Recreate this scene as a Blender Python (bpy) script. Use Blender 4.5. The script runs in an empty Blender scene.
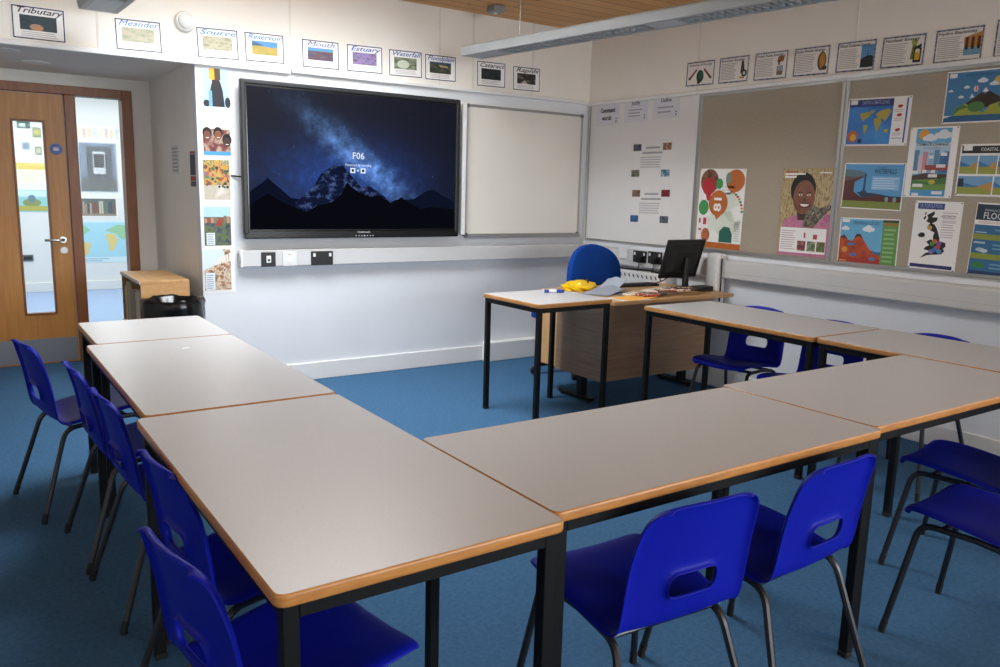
import bpy, bmesh, math, random
from mathutils import Vector, Matrix
R = math.radians
SC = bpy.context.scene
COL = SC.collection
random.seed(7)

# ------------------------------------------------------------------ materials
def lin(h):
    h = h.lstrip('#'); o = []
    for i in (0, 2, 4):
        c = int(h[i:i+2], 16) / 255
        o.append(c / 12.92 if c <= .04045 else ((c + .055) / 1.055) ** 2.4)
    return (*o, 1)
_M = {}
def M(h, rough=.6, metal=0, spec=.5, coat=0, name=None):
    k = (h, rough, metal, spec, coat)
    if k in _M: return _M[k]
    m = bpy.data.materials.new(name or 'paint_' + h.lstrip('#')); m.use_nodes = True
    b = m.node_tree.nodes['Principled BSDF']
    b.inputs['Base Color'].default_value = lin(h); b.inputs['Roughness'].default_value = rough
    b.inputs['Metallic'].default_value = metal; b.inputs['Specular IOR Level'].default_value = spec
    b.inputs['Coat Weight'].default_value = coat
    _M[k] = m
    return m
def nodes(m): return m.node_tree.nodes, m.node_tree.links
def texmat(name, stops, scale=(1, 1, 1), noise=5, detail=4, rough=.6, bump=0, bscale=200, kind='noise', dist=0, spec=.5, interp='LINEAR', rot=(0, 0, 0)):
    """noise or wave pattern in object space run through a colour ramp"""
    m = bpy.data.materials.new(name); m.use_nodes = True
    N, L = nodes(m); b = N['Principled BSDF']
    tc = N.new('ShaderNodeTexCoord'); mp = N.new('ShaderNodeMapping')
    mp.inputs['Scale'].default_value = scale; mp.inputs['Rotation'].default_value = rot
    L.new(tc.outputs['Object'], mp.inputs['Vector'])
    if kind == 'noise':
        t = N.new('ShaderNodeTexNoise'); t.inputs['Scale'].default_value = noise; t.inputs['Detail'].default_value = detail
        t.inputs['Distortion'].default_value = dist; out = t.outputs['Fac']
    else:
        t = N.new('ShaderNodeTexWave'); t.bands_direction = kind; t.inputs['Scale'].default_value = noise
        t.inputs['Distortion'].default_value = dist; t.inputs['Detail'].default_value = detail; t.inputs['Detail Scale'].default_value = 2
        out = t.outputs['Fac']
    L.new(mp.outputs[0], t.inputs['Vector'])
    r = N.new('ShaderNodeValToRGB'); r.color_ramp.interpolation = interp
    e = r.color_ramp.elements
    while len(e) < len(stops): e.new(.5)
    for i, (p, c) in enumerate(stops): e[i].position = p; e[i].color = lin(c)
    L.new(out, r.inputs[0]); L.new(r.outputs[0], b.inputs['Base Color'])
    b.inputs['Roughness'].default_value = rough; b.inputs['Specular IOR Level'].default_value = spec
    if bump:
        n2 = N.new('ShaderNodeTexNoise'); n2.inputs['Scale'].default_value = bscale; n2.inputs['Detail'].default_value = 3
        L.new(tc.outputs['Object'], n2.inputs['Vector'])
        bp = N.new('ShaderNodeBump'); bp.inputs['Strength'].default_value = bump; bp.inputs['Distance'].default_value = .004
        L.new(n2.outputs['Fac'], bp.inputs['Height']); L.new(bp.outputs[0], b.inputs['Normal'])
    return m
def photo(name, *cols, scale=14, dist=.6, sq=(1, 1, 1)):
    n = len(cols)
    return texmat(name, [(.28 + .44 * i / max(1, n - 1), c) for i, c in enumerate(cols)], noise=scale, detail=5, rough=.45, dist=dist, scale=sq)
def emis(name, h, s=1):
    m = bpy.data.materials.new(name); m.use_nodes = True
    N, L = nodes(m); N.remove(N['Principled BSDF'])
    e = N.new('ShaderNodeEmission'); e.inputs[0].default_value = lin(h); e.inputs[1].default_value = s
    L.new(e.outputs[0], N['Material Output'].inputs[0]); return m
def glassmat(name):
    m = bpy.data.materials.new(name); m.use_nodes = True
    N, L = nodes(m); N.remove(N['Principled BSDF'])
    t = N.new('ShaderNodeBsdfTransparent'); t.inputs[0].default_value = (.9, .94, .93, 1)
    g = N.new('ShaderNodeBsdfGlossy'); g.inputs['Roughness'].default_value = .02
    f = N.new('ShaderNodeFresnel'); f.inputs[0].default_value = 1.18
    x = N.new('ShaderNodeMixShader')
    L.new(f.outputs[0], x.inputs[0]); L.new(t.outputs[0], x.inputs[1]); L.new(g.outputs[0], x.inputs[2])
    L.new(x.outputs[0], N['Material Output'].inputs[0]); return m

WALL = texmat('wall_paint', [(.3, '#E9E5DC'), (.7, '#EDE9E1')], noise=3, rough=.75, bump=.03, bscale=120)
LWALL = texmat('lower_wall_cool_light', [(.3, '#DDE0E4'), (.7, '#E1E4E8')], noise=3, rough=.6, bump=.03, bscale=120)  # bluish tint puts the cool daylight on the lower walls into the colour
WHITE = M('#E6E6E4', .45, name='white_gloss_paint')
TRUNK = M('#CBCBCA', .4, name='white_plastic')
CARPET = texmat('blue_carpet', [(.25, '#375C7D'), (.5, '#406587'), (.8, '#496F92')], noise=60, detail=6, rough=.95, bump=.6, bscale=350, spec=.1)
LAM = texmat('grey_laminate', [(.35, '#B7B5B4'), (.65, '#BCBAB9')], noise=220, detail=5, rough=.32, bump=.02, bscale=500)
EDGE = texmat('beech_lipping', [(.3, '#A8703A'), (.7, '#C08848')], noise=8, scale=(2, 2, 20), rough=.35)
BLACK = M('#07090A', .5, spec=.25, name='black_powder_coat')
BLUEP = M('#0A179A', .5, spec=.16, name='blue_polypropylene')
STEEL = M('#434447', .38, metal=.85, name='chair_steel')
RUBBER = M('#0B0B0C', .7, name='black_rubber')
ALU = M('#A9ABAA', .35, metal=.7, name='aluminium')
OAK = texmat('oak_veneer', [(.2, '#AC7434'), (.6, '#BD823C'), (.85, '#C98F4A')], noise=5, scale=(9, 9, .7), detail=6, rough=.4, dist=.8)
FRAMEW = texmat('stained_frame', [(.2, '#7A4420'), (.8, '#96592C')], noise=5, scale=(8, 8, 1), rough=.4)
BEECH = texmat('desk_beech_shaded', [(.2, '#7E6248'), (.55, '#8F7154'), (.85, '#9C7E60')], noise=4, scale=(1, 1, 14), detail=6, rough=.45, dist=.5)  # desk panels: beech darkened, their shade is put into the colour
BEECHTOP = texmat('desk_beech_top', [(.2, '#A57C4E'), (.8, '#BF9868')], noise=4, scale=(1, 14, 1), detail=6, rough=.4)
CABW = texmat('cabinet_beech', [(.2, '#B08350'), (.8, '#C59A66')], noise=4, scale=(9, 1.2, 9), detail=5, rough=.45)
HESS = texmat('hessian', [(.3, '#A69C8C'), (.5, '#ABA191'), (.75, '#B1A797')], noise=160, scale=(1, 1, .4), detail=4, rough=.95, bump=.3, bscale=500, spec=.1)
GLASS = glassmat('clear_glass')
SCREENBLK = M('#060708', .18, name='black_gloss_plastic')
BEZEL = M('#1B1E20', .4, name='dark_grey_plastic')
FABRIC = texmat('blue_weave', [(.3, '#123A86'), (.7, '#17469B')], noise=220, rough=.95, bump=.3, bscale=600, spec=.1)

# ------------------------------------------------------------------ mesh builder
class MB:
    def __init__(s): s.b = bmesh.new()
    def box(s, x0, y0, z0, x1, y1, z1, bev=0, seg=1):
        c = Matrix.Translation(((x0+x1)/2, (y0+y1)/2, (z0+z1)/2)) @ Matrix.Diagonal((abs(x1-x0), abs(y1-y0), abs(z1-z0), 1))
        r = bmesh.ops.create_cube(s.b, size=1, matrix=c)
        if bev:
            es = list({e for v in r['verts'] for e in v.link_edges})
            bmesh.ops.bevel(s.b, geom=es, offset=bev, segments=seg, affect='EDGES', profile=.5)
        return s
    def tube(s, pts, r, n=8, cap=True, rad=None):
        pts = [Vector(p) for p in pts]; rings = []
        prev = None
        for i, p in enumerate(pts):
            t = ((pts[min(i+1, len(pts)-1)] - pts[max(i-1, 0)])).normalized()
            a = prev if prev is not None else (Vector((0, 0, 1)) if abs(t.z) < .9 else Vector((1, 0, 0)))
            u = (a - t * a.dot(t)).normalized(); w = t.cross(u); prev = u
            rr = rad[i] if rad else r
            rings.append([s.b.verts.new(p + (u * math.cos(2*math.pi*k/n) + w * math.sin(2*math.pi*k/n)) * rr) for k in range(n)])
        for A, B in zip(rings, rings[1:]):
            for k in range(n): s.b.faces.new((A[k], A[(k+1) % n], B[(k+1) % n], B[k]))
        if cap: s.b.faces.new(rings[0][::-1]); s.b.faces.new(rings[-1])
        return s
    def lathe(s, prof, n=24, c=(0, 0, 0), cap=True):
        rings = [[s.b.verts.new((c[0]+r*math.cos(2*math.pi*k/n), c[1]+r*math.sin(2*math.pi*k/n), c[2]+z)) for k in range(n)] for r, z in prof]
        for A, B in zip(rings, rings[1:]):
            for k in range(n): s.b.faces.new((A[k], A[(k+1) % n], B[(k+1) % n], B[k]))
        if cap: s.b.faces.new(rings[0][::-1]); s.b.faces.new(rings[-1])
        return s
    def loft(s, rings, cap=True):
        rr = [[s.b.verts.new(p) for p in r] for r in rings]; n = len(rr[0])
        for A, B in zip(rr, rr[1:]):
            for k in range(n): s.b.faces.new((A[k], A[(k+1) % n], B[(k+1) % n], B[k]))
        if cap: s.b.faces.new(rr[0][::-1]); s.b.faces.new(rr[-1])
        return s
    def prism(s, pts, z0, z1):
        return s.loft([[(x, y, z0) for x, y in pts], [(x, y, z1) for x, y in pts]])
    def xf(s, mat):
        bmesh.ops.transform(s.b, matrix=mat, verts=s.b.verts[:]); return s
    def build(s, name, mat, parent=None, smooth=False, loc=None, rz=0):
        bmesh.ops.recalc_face_normals(s.b, faces=s.b.faces[:])
        me = bpy.data.meshes.new(name); s.b.to_mesh(me); s.b.free()
        for m in (mat if isinstance(mat, (list, tuple)) else [mat]): me.materials.append(m)
        if smooth:
            me.polygons.foreach_set('use_smooth', [True]*len(me.polygons))
            try: me.set_sharp_from_angle(angle=R(40))
            except Exception: pass
        o = bpy.data.objects.new(name, me); COL.objects.link(o)
        if parent: o.parent = parent
        if loc: o.location = loc
        o.rotation_euler.z = rz
        return o
def box(*a, **k): return MB().box(*a, **k)
def rr(w, h, r, n=4, cx=0, cy=0):
    p = []
    for qx, qy, a0 in ((1, 1, 0), (-1, 1, 90), (-1, -1, 180), (1, -1, 270)):
        for i in range(n+1):
            a = R(a0 + 90*i/n); p.append((cx+qx*(w/2-r)+r*math.cos(a), cy+qy*(h/2-r)+r*math.sin(a)))
    return p
def thing(name, label, cat, loc=(0, 0, 0), rz=0, group=None):
    o = bpy.data.objects.new(name, None); COL.objects.link(o); o.empty_display_size = .1
    o.location = loc; o.rotation_euler.z = rz
    return tag(o, label, cat, group)
def tag(o, label, cat, group=None):
    o['label'] = label; o['category'] = cat
    if group: o['group'] = group
    return o
def struct(o): o['kind'] = 'structure'; return o
def kids(o): return [c for c in COL.objects if c.parent == o]
def dup(root, loc, rz, label, group=None, sc=(1, 1, 1)):
    r = root.copy(); COL.objects.link(r); r.location = loc; r.rotation_euler.z = rz; r['label'] = label; r.scale = sc
    if group: r['group'] = group
    for ch in kids(root):
        c = ch.copy(); COL.objects.link(c); c.parent = r
        for g in kids(ch):
            d = g.copy(); COL.objects.link(d); d.parent = c
    return r
def bake(o):
    dg = bpy.context.evaluated_depsgraph_get()
    me = bpy.data.meshes.new_from_object(o.evaluated_get(dg)); o.modifiers.clear(); o.data = me

# ------------------------------------------------------------------ flat printed sheets
class Flat:
    """layers of flat printed shapes in a sheet's own u, v frame"""
    def __init__(s): s.v = []; s.f = []; s.mi = []; s.ms = []
    def poly(s, pts, mat, l=1):
        if mat not in s.ms: s.ms.append(mat)
        a = sum(pts[i][0]*pts[(i+1) % len(pts)][1]-pts[(i+1) % len(pts)][0]*pts[i][1] for i in range(len(pts)))
        if a < 0: pts = pts[::-1]
        n = len(s.v); s.v += [(u, v, .0006*l) for u, v in pts]
        s.f.append(list(range(n, n+len(pts)))); s.mi.append(s.ms.index(mat)); return s
    def rect(s, u0, v0, u1, v1, mat, l=1): return s.poly([(u0, v0), (u1, v0), (u1, v1), (u0, v1)], mat, l)
    def ell(s, cu, cv, ru, rv, mat, l=1, n=20, rot=0):
        c, q = math.cos(rot), math.sin(rot)
        return s.poly([(cu+ru*math.cos(2*math.pi*i/n)*c-rv*math.sin(2*math.pi*i/n)*q, cv+ru*math.cos(2*math.pi*i/n)*q+rv*math.sin(2*math.pi*i/n)*c) for i in range(n)], mat, l)
    def border(s, w, h, t, mat, l=1, inset=0):
        a, b = w/2-inset, h/2-inset
        s.rect(-a, b-t, a, b, mat, l); s.rect(-a, -b, a, -b+t, mat, l); s.rect(-a, -b+t, -a+t, b-t, mat, l); s.rect(a-t, -b+t, a, b-t, mat, l); return s
    def lines(s, u0, u1, v0, v1, n, mat, l=1, t=.45, seed=1):
        rd = random.Random(seed); p = (v1-v0)/n
        for i in range(n):
            v = v1-(i+.5)*p; s.rect(u0, v-p*t/2, u1-(u1-u0)*rd.random()*.22, v+p*t/2, mat, l)
        return s
    def cloud(s, u, v, r, mat, l=2):
        for du, dv, k in ((-1, 0, .7), (0, .35, .95), (1, 0, .7), (.3, -.1, .8), (-.5, -.1, .7)): s.ell(u+du*r, v+dv*r, r*k, r*k*.75, mat, l, 12); l += .05
        return s
    def build(s, name, parent):
        me = bpy.data.meshes.new(name); me.from_pydata(s.v, [], s.f)
        for m in s.ms: me.materials.append(m)
        me.polygons.foreach_set('material_index', s.mi); me.update()
        o = bpy.data.objects.new(name, me); COL.objects.link(o); o.parent = parent; return o
def text(body, parent, u, v, mat, h=.02, width=None, shear=0, n=.0024, bold=0, align='CENTER', name='lettering', space=1):
    c = bpy.data.curves.new(name, 'FONT'); c.body = body; c.align_x = align; c.align_y = 'CENTER'; c.size = 1
    c.shear = shear; c.offset = bold; c.resolution_u = 2; c.space_character = space
    t = bpy.data.objects.new(name, c); COL.objects.link(t)
    bpy.context.view_layer.update()
    dg = bpy.context.evaluated_depsgraph_get(); me = bpy.data.meshes.new_from_object(t.evaluated_get(dg))
    bpy.data.objects.remove(t); bpy.data.curves.remove(c)
    xs = [q.co.x for q in me.vertices]; sx = h*1.35
    if width: sx = width/(max(xs)-min(xs))
    me.transform(Matrix.Translation((u, v, n)) @ Matrix.Diagonal((sx, h*1.35, 1, 1)))
    me.materials.clear(); me.materials.append(mat); me.name = name
    o = bpy.data.objects.new(name, me); COL.objects.link(o); o.parent = parent; return o
YB, XR, XS, YD, YF, CZ = 5.554, 4.689, 1.38, 6.97, 11.6, 2.76
YR = -6.2  # rear wall, behind the camera
def wallmat(side, c, z, tilt=0, off=0):
    if side == 'back': U, N, o = Vector((1, 0, 0)), Vector((0, -1, 0)), Vector((c, YB-off, z))
    elif side == 'right': U, N, o = Vector((0, -1, 0)), Vector((-1, 0, 0)), Vector((XR-off, -c, z))
    elif side == 'side': U, N, o = Vector((0, -1, 0)), Vector((-1, 0, 0)), Vector((XS-off, c, z))
    elif side == 'far': U, N, o = Vector((1, 0, 0)), Vector((0, -1, 0)), Vector((c, YF-off, z))
    V = Vector((0, 0, 1))
    return Matrix(((U.x, V.x, N.x, o.x), (U.y, V.y, N.y, o.y), (U.z, V.z, N.z, o.z), (0, 0, 0, 1))) @ Matrix.Rotation(R(tilt), 4, 'Z')
PAPER = M('#F1F0EE', .7, name='white_paper')
def sheet(name, label, cat, side, q, mat=PAPER, off=.0015, group=None, th=.001):
    u, v, w, h, t = q
    o = box(-w/2, -h/2, -th, w/2, h/2, 0).build(name, mat)
    o.matrix_world = wallmat(side, u, v, t, off+th)
    return tag(o, label, cat, group)

# ================================================================== SETTING
struct(box(-3.2, YR-.1, -.1, 5.0, YD+.06, 0).build('floor', CARPET))
struct(box(-3.2, YD+.06, -.1, 5.0, YF+.2, 0).build('floor_corridor', texmat('lit_corridor_floor', [(.3, '#8FA6CC'), (.7, '#9AB0D4')], noise=30, rough=.35)))  # paler blue carries the stronger corridor light on the floor
PINE = None
def pine():
    m = bpy.data.materials.new('pine_boards'); m.use_nodes = True; N, L = nodes(m); b = N['Principled BSDF']
    tc = N.new('ShaderNodeTexCoord'); br = N.new('ShaderNodeTexBrick')
    br.inputs['Scale'].default_value = 1; br.inputs['Brick Width'].default_value = 2.4; br.inputs['Row Height'].default_value = .14
    br.inputs['Mortar Size'].default_value = .004; br.inputs['Color1'].default_value = lin('#DA9A54'); br.inputs['Color2'].default_value = lin('#E6AC66')
    br.inputs['Mortar'].default_value = lin('#5E3B1C'); L.new(tc.outputs['Object'], br.inputs['Vector'])
    n = N.new('ShaderNodeTexNoise'); n.inputs['Scale'].default_value = 6; n.inputs['Detail'].default_value = 6
    mp = N.new('ShaderNodeMapping'); mp.inputs['Scale'].default_value = (.8, 12, 1); L.new(tc.outputs['Object'], mp.inputs[0]); L.new(mp.outputs[0], n.inputs['Vector'])
    v = N.new('ShaderNodeTexVoronoi'); v.inputs['Scale'].default_value = 4; L.new(tc.outputs['Object'], v.inputs['Vector'])
    k = N.new('ShaderNodeMath'); k.operation = 'LESS_THAN'; k.inputs[1].default_value = .055; L.new(v.outputs['Distance'], k.inputs[0])
    mx = N.new('ShaderNodeMix'); mx.data_type = 'RGBA'; mx.blend_type = 'MULTIPLY'; mx.inputs[0].default_value = .2
    L.new(br.outputs[0], mx.inputs[6]); L.new(n.outputs['Fac'], mx.inputs[7])
    m2 = N.new('ShaderNodeMix'); m2.data_type = 'RGBA'; L.new(k.outputs[0], m2.inputs[0]); L.new(mx.outputs[2], m2.inputs[6]); m2.inputs[7].default_value = lin('#5A3718')
    L.new(m2.outputs[2], b.inputs['Base Color']); b.inputs['Roughness'].default_value = .5
    return m
RX0, RX1, RY0, RY1 = .9, 2.6, 3.6, 4.95   # rooflight opening
cm = MB(); cm.box(-2.0, YR-.1, CZ, RX0, YB+.1, CZ+.1); cm.box(RX1, YR-.1, CZ, XR+.1, YB+.1, CZ+.1); cm.box(RX0, YR-.1, CZ, RX1, RY0, CZ+.1); cm.box(RX0, RY1, CZ, RX1, YB+.1, CZ+.1)
struct(cm.build('ceiling', pine()))
rl = MB(); rl.box(RX0-.05, RY0-.05, CZ+.1, RX0, RY1+.05, CZ+.9); rl.box(RX1, RY0-.05, CZ+.1, RX1+.05, RY1+.05, CZ+.9); rl.box(RX0, RY0-.05, CZ+.1, RX1, RY0, CZ+.9); rl.box(RX0, RY1, CZ+.1, RX1, RY1+.05, CZ+.9)
rl.box((RX0+RX1)/2-.03, RY0, CZ+.86, (RX0+RX1)/2+.03, RY1, CZ+.9)
rlo = struct(rl.build('window_5', WHITE)); box(RX0, RY0, CZ+.9, RX1, RY1, CZ+.91).build('pane', GLASS, rlo)
struct(box(XS, YB, 0, XR+.15, YB+.1, 2.18).build('wall_back', LWALL))
struct(box(-1.9, YB, 2.18, XR+.15, YB+.1, CZ).build('wall_back_upper', WALL))
struct(box(XS, YB+.1, 0, XS+.1, YD, 2.18).build('wall_lobby_side', WALL))
struct(box(-1.9, YB+.1, 2.18, XS+.1, YD+.1, 2.28).build('ceiling_lobby', WALL))
# right wall and rear wall with windows, all behind the view
def glazed(name, axis, p, a0, a1, z0, z1, n):
    """frame with mullions and a pane in a wall whose inner face is at p"""
    d = 1 if axis == 'x' else -1
    def bx_(m, u0, u1, w0, w1, q0, q1):
        if axis == 'x': m.box(p+q0, u0, w0, p+q1, u1, w1)
        else: m.box(u0, p-q1, w0, u1, p-q0, w1)
    m = MB(); bx_(m, a0, a1, z0, z0+.06, .05, .11); bx_(m, a0, a1, z1-.06, z1, .05, .11)
    for i in range(n+1):
        u = a0+(a1-a0-.06)*i/n; bx_(m, u, u+.06, z0+.06, z1-.06, .05, .11)
    o = struct(m.build(name, WHITE)); g = MB(); bx_(g, a0+.06, a1-.06, z0+.06, z1-.06, .075, .083); g.build('pane', GLASS, o)
W1 = (-.75, .75, 1.0, 2.4); W2 = (-5.6, -2.2, 1.0, 2.6); W3 = (.8, 4.4, 1.0, 2.6)
struct(box(XR, YR, 0, XR+.15, YB, 1.0).build('wall_right_lower', LWALL))  # split off to take the cool daylight tint
rw = MB(); rw.box(XR, YR, 2.6, XR+.15, YB, CZ); rw.box(XR, W1[1], 1.0, XR+.15, YB, 2.6); rw.box(XR, W1[0], 2.4, XR+.15, W1[1], 2.6)
rw.box(XR, W2[1], 1.0, XR+.15, W1[0], 2.6); rw.box(XR, YR, 1.0, XR+.15, W2[0], 2.6)
struct(rw.build('wall_right', WALL))
fw_ = MB(); fw_.box(-1.9, YR-.15, 0, XR+.15, YR, 1.0); fw_.box(-1.9, YR-.15, 2.6, XR+.15, YR, CZ); fw_.box(-1.9, YR-.15, 1.0, W3[0], YR, 2.6); fw_.box(W3[1], YR-.15, 1.0, XR+.15, YR, 2.6)
struct(fw_.build('wall_rear', WALL))
glazed('window_1', 'x', XR, *W1, 2); glazed('window_3', 'x', XR, *W2, 4); glazed('window_4', 'y', YR, *W3, 4)
struct(box(-2.0, YR, 0, -1.9, YD+.1, CZ).build('wall_left', WALL))
# wall with the door
dw = MB(); dw.box(-1.9, YD, 0, -.24, YD+.12, 2.18); dw.box(1.245, YD, 0, XS+.1, YD+.12, 2.18); dw.box(-.24, YD, 2.095, 1.245, YD+.12, 2.18)
struct(dw.build('wall_lobby', WALL))
struct(box(-3.2, YF, 0, 5, YF+.1, 2.7).build('wall_corridor', WHITE))
struct(box(-3.2, YD+.12, 2.6, 5, YF, 2.7).build('ceiling_corridor', WALL))
struct(box(-3.3, YD+.12, 0, -3.2, YF, 2.7).build('wall_corridor_left', WALL))
struct(box(5.0, YD+.12, 0, 5.1, YF, 2.7).build('wall_corridor_right', WALL))
# ledge trims, seams, skirting
struct(box(-1.9, YB-.03, 2.155, 2.003, YB, 2.185, bev=.004).build('trim_1', WHITE))
struct(box(2.015, YB-.03, 2.165, XR-.03, YB, 2.193, bev=.004).build('trim_2', WHITE))
struct(box(XR-.03, 1.2, 2.152, XR, YB, 2.18, bev=.004).build('trim_3', WHITE))
for i, x in enumerate((.82, 2.009, 3.18, 3.484, 4.06)):
    struct(box(x, YB-.003, 2.195, x+.012, YB, CZ).build('trim_%d' % (i+4), M('#E0DCD4', .6)))
for i, y in enumerate((4.32, 3.05)):
    struct(box(XR-.003, y, 2.18, XR, y+.012, CZ).build('trim_%d' % (i+9), M('#E0DCD4', .6)))
struct(box(XS, YB-.018, 0, 3.62, YB, .13, bev=.004).build('baseboard_back', WHITE))
struct(box(3.62, YB-.09, 0, 4.67, YB, .16, bev=.005).build('trim_11', WHITE))
struct(box(XR-.018, .9, 0, XR, YB-.09, .13, bev=.004).build('baseboard_right', WHITE))
struct(box(XS-.016, YB+.02, 0, XS, YD, .1, bev=.003).build('baseboard_lobby', WHITE))
# ---- door set
fr = MB(); fr.box(1.17, YD-.03, 0, 1.245, YD+.12, 2.095, bev=.004); fr.box(-.24, YD-.03, 2.03, 1.17, YD+.12, 2.095, bev=.004)
fr.box(.775, YD-.03, 0, .85, YD+.12, 2.03, bev=.004); fr.box(-.24, YD-.03, 0, -.17, YD+.12, 2.03, bev=.004)
fr.box(.85, YD-.02, 0, 1.17, YD+.1, .09, bev=.003)
struct(fr.build('trim_12', FRAMEW))
dl = MB(); d0, d1 = -.165, .77
dl.box(d0, YD, .005, .432, YD+.045, 2.025); dl.box(.632, YD, .005, d1, YD+.045, 2.025); dl.box(.432, YD, .005, .632, YD+.045, .395); dl.box(.432, YD, 1.825, .632, YD+.045, 2.025)
door = struct(dl.build('door_1', OAK))
bd = MB()
for a in ((.422, .385, .437, 1.835), (.627, .385, .642, 1.835)): bd.box(a[0], YD-.008, a[1], a[2], YD+.05, a[3], bev=.002)
for a in ((.437, .385, .627, .4), (.437, 1.82, .627, 1.835)): bd.box(a[0], YD-.008, a[1], a[2], YD+.05, a[3], bev=.002)
bd.build('glazing_bead', FRAMEW, door)
box(.437, YD+.018, .4, .627, YD+.026, 1.82).build('pane', GLASS, door)
box(d0+.01, YD-.003, .015, d1-.01, YD, .2).build('kick_plate', M('#9A9C9E', .38, metal=.85), door)
hm = MB(); hm.tube([(.71, YD-.002, .955), (.71, YD-.05, .955), (.695, YD-.056, .955), (.6, YD-.056, .955), (.585, YD-.05, .955)], .0105, 10)
hm.xf(Matrix.Identity(4)); hd = hm.build('handle', M('#B8B8B6', .25, metal=1), door, True)
def disc(x, y, z, r, t, n=24):
    return MB().lathe([(r, 0), (r, t*.8), (r*.93, t)], n).xf(Matrix.Translation((x, y, z)) @ Matrix.Rotation(R(90), 4, 'X'))
disc(.71, YD, .955, .027, .008).build('handle_rose', M('#B8B8B6', .25, metal=1), door, True)
disc(.712, YD, .875, .027, .008).build('lock_cylinder', M('#A5A5A3', .3, metal=1), door, True)
sl = struct(box(.85, YD+.03, .09, 1.17, YD+.038, 2.03).build('window_2', GLASS))
sg = tag(disc(.705, YD-.0005, 1.63, .042, .002, 32).build('door_sign', M('#2C5BA8', .4)), 'round blue fire-door sign fixed to the oak door', 'sign')
sgm = Flat(); sgm.rect(-.02, -.004, .02, .004, PAPER, 1); sgm.rect(-.016, .008, .016, .012, PAPER, 1); sgm.rect(-.016, -.012, .016, -.008, PAPER, 1)
so = sgm.build('sign_mark', sg); so.matrix_local = Matrix.Translation((.705, YD-.003, 1.63)) @ Matrix.Rotation(R(90), 4, 'X')

# ================================================================== TABLES
def table_mesh(L, W, H, name, label, cat, loc, rz, group):
    t = thing(name, label, cat, loc, rz, group)
    prof = [(.0032, H), (.0008, H-.0022), (0, H-.006), (0, H-.019), (.0008, H-.0228), (.0032, H-.025)]
    slab = rr(L-.0064, W-.0064, .0188)
    MB().prism(slab, H-.025, H-.0003).build('tabletop', LAM, t)
    rings = []
    for ins, z in prof: rings.append([(x, y, z) for x, y in rr(L-2*ins, W-2*ins, .022-ins)])
    MB().loft(rings, cap=False).build('edge_banding', EDGE, t, True)
    f = MB(); a, b, k = L/2-.045, W/2-.045, .012
    for sy in (-1, 1): f.box(-a, sy*b-k+sy*.018, H-.055, a, sy*b+k+sy*.018, H-.0255)
    for sx in (-1, 1): f.box(sx*a-k+sx*.018, -b, H-.055, sx*a+k+sx*.018, b, H-.0255)
    f.build('frame', BLACK, t)
    for sx in (-1, 1):
        for sy in (-1, 1):
            cx, cy = sx*(L/2-.029), sy*(W/2-.029)
            lg = box(cx-.015, cy-.015, .008, cx+.015, cy+.015, H-.0255, bev=.002).build('leg', BLACK, t)
            box(cx-.0165, cy-.0165, 0, cx+.0165, cy+.0165, .02, bev=.003).build('foot_cap', RUBBER, lg)
    return t
TG = 'grey classroom tables pushed together in a horseshoe'
tb = table_mesh(1.2, .6, .74, 'classroom_table', 'grey-topped table at the near left corner of the horseshoe, nearest the camera', 'table', (.704, 1.807, 0), R(90), TG)
for x, y, r, sc, lb in ((.72, 3.02, 90, (1, .985, 1), 'grey-topped middle table of the left row, between the corner table and small end table'),
                    (1.63, 1.548, 0, (1.03, 1, 1), 'grey-topped front table with two blue chair backs against it'),
                    (2.852, 1.572, 0, (1, 1, 1), 'grey-topped table across the front, beside the two chairs cut by the right edge'),
                    (3.763, 2.922, 90, (.985, 1, 1), 'grey-topped table by the right wall with its end next to the teacher\'s desk'),
                    (3.77, 1.722, 90, (1, 1, 1), 'grey-topped table at the right wall, butted against the end of the front tables')):
    dup(tb, (x, y, 0), R(r), lb, sc=sc)
tb.scale = (1, 1.025, 1)
table_mesh(.555, .6, .74, 'end_table', 'small square grey table at the door end of the left row', 'table', (.742, 3.925, 0), R(0), TG)
table_mesh(.6, .585, .76, 'square_table', 'small square table standing alone with a blue marker on it, against the teacher\'s desk', 'table', (3.1, 4.0, 0), R(1.5), None)

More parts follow.
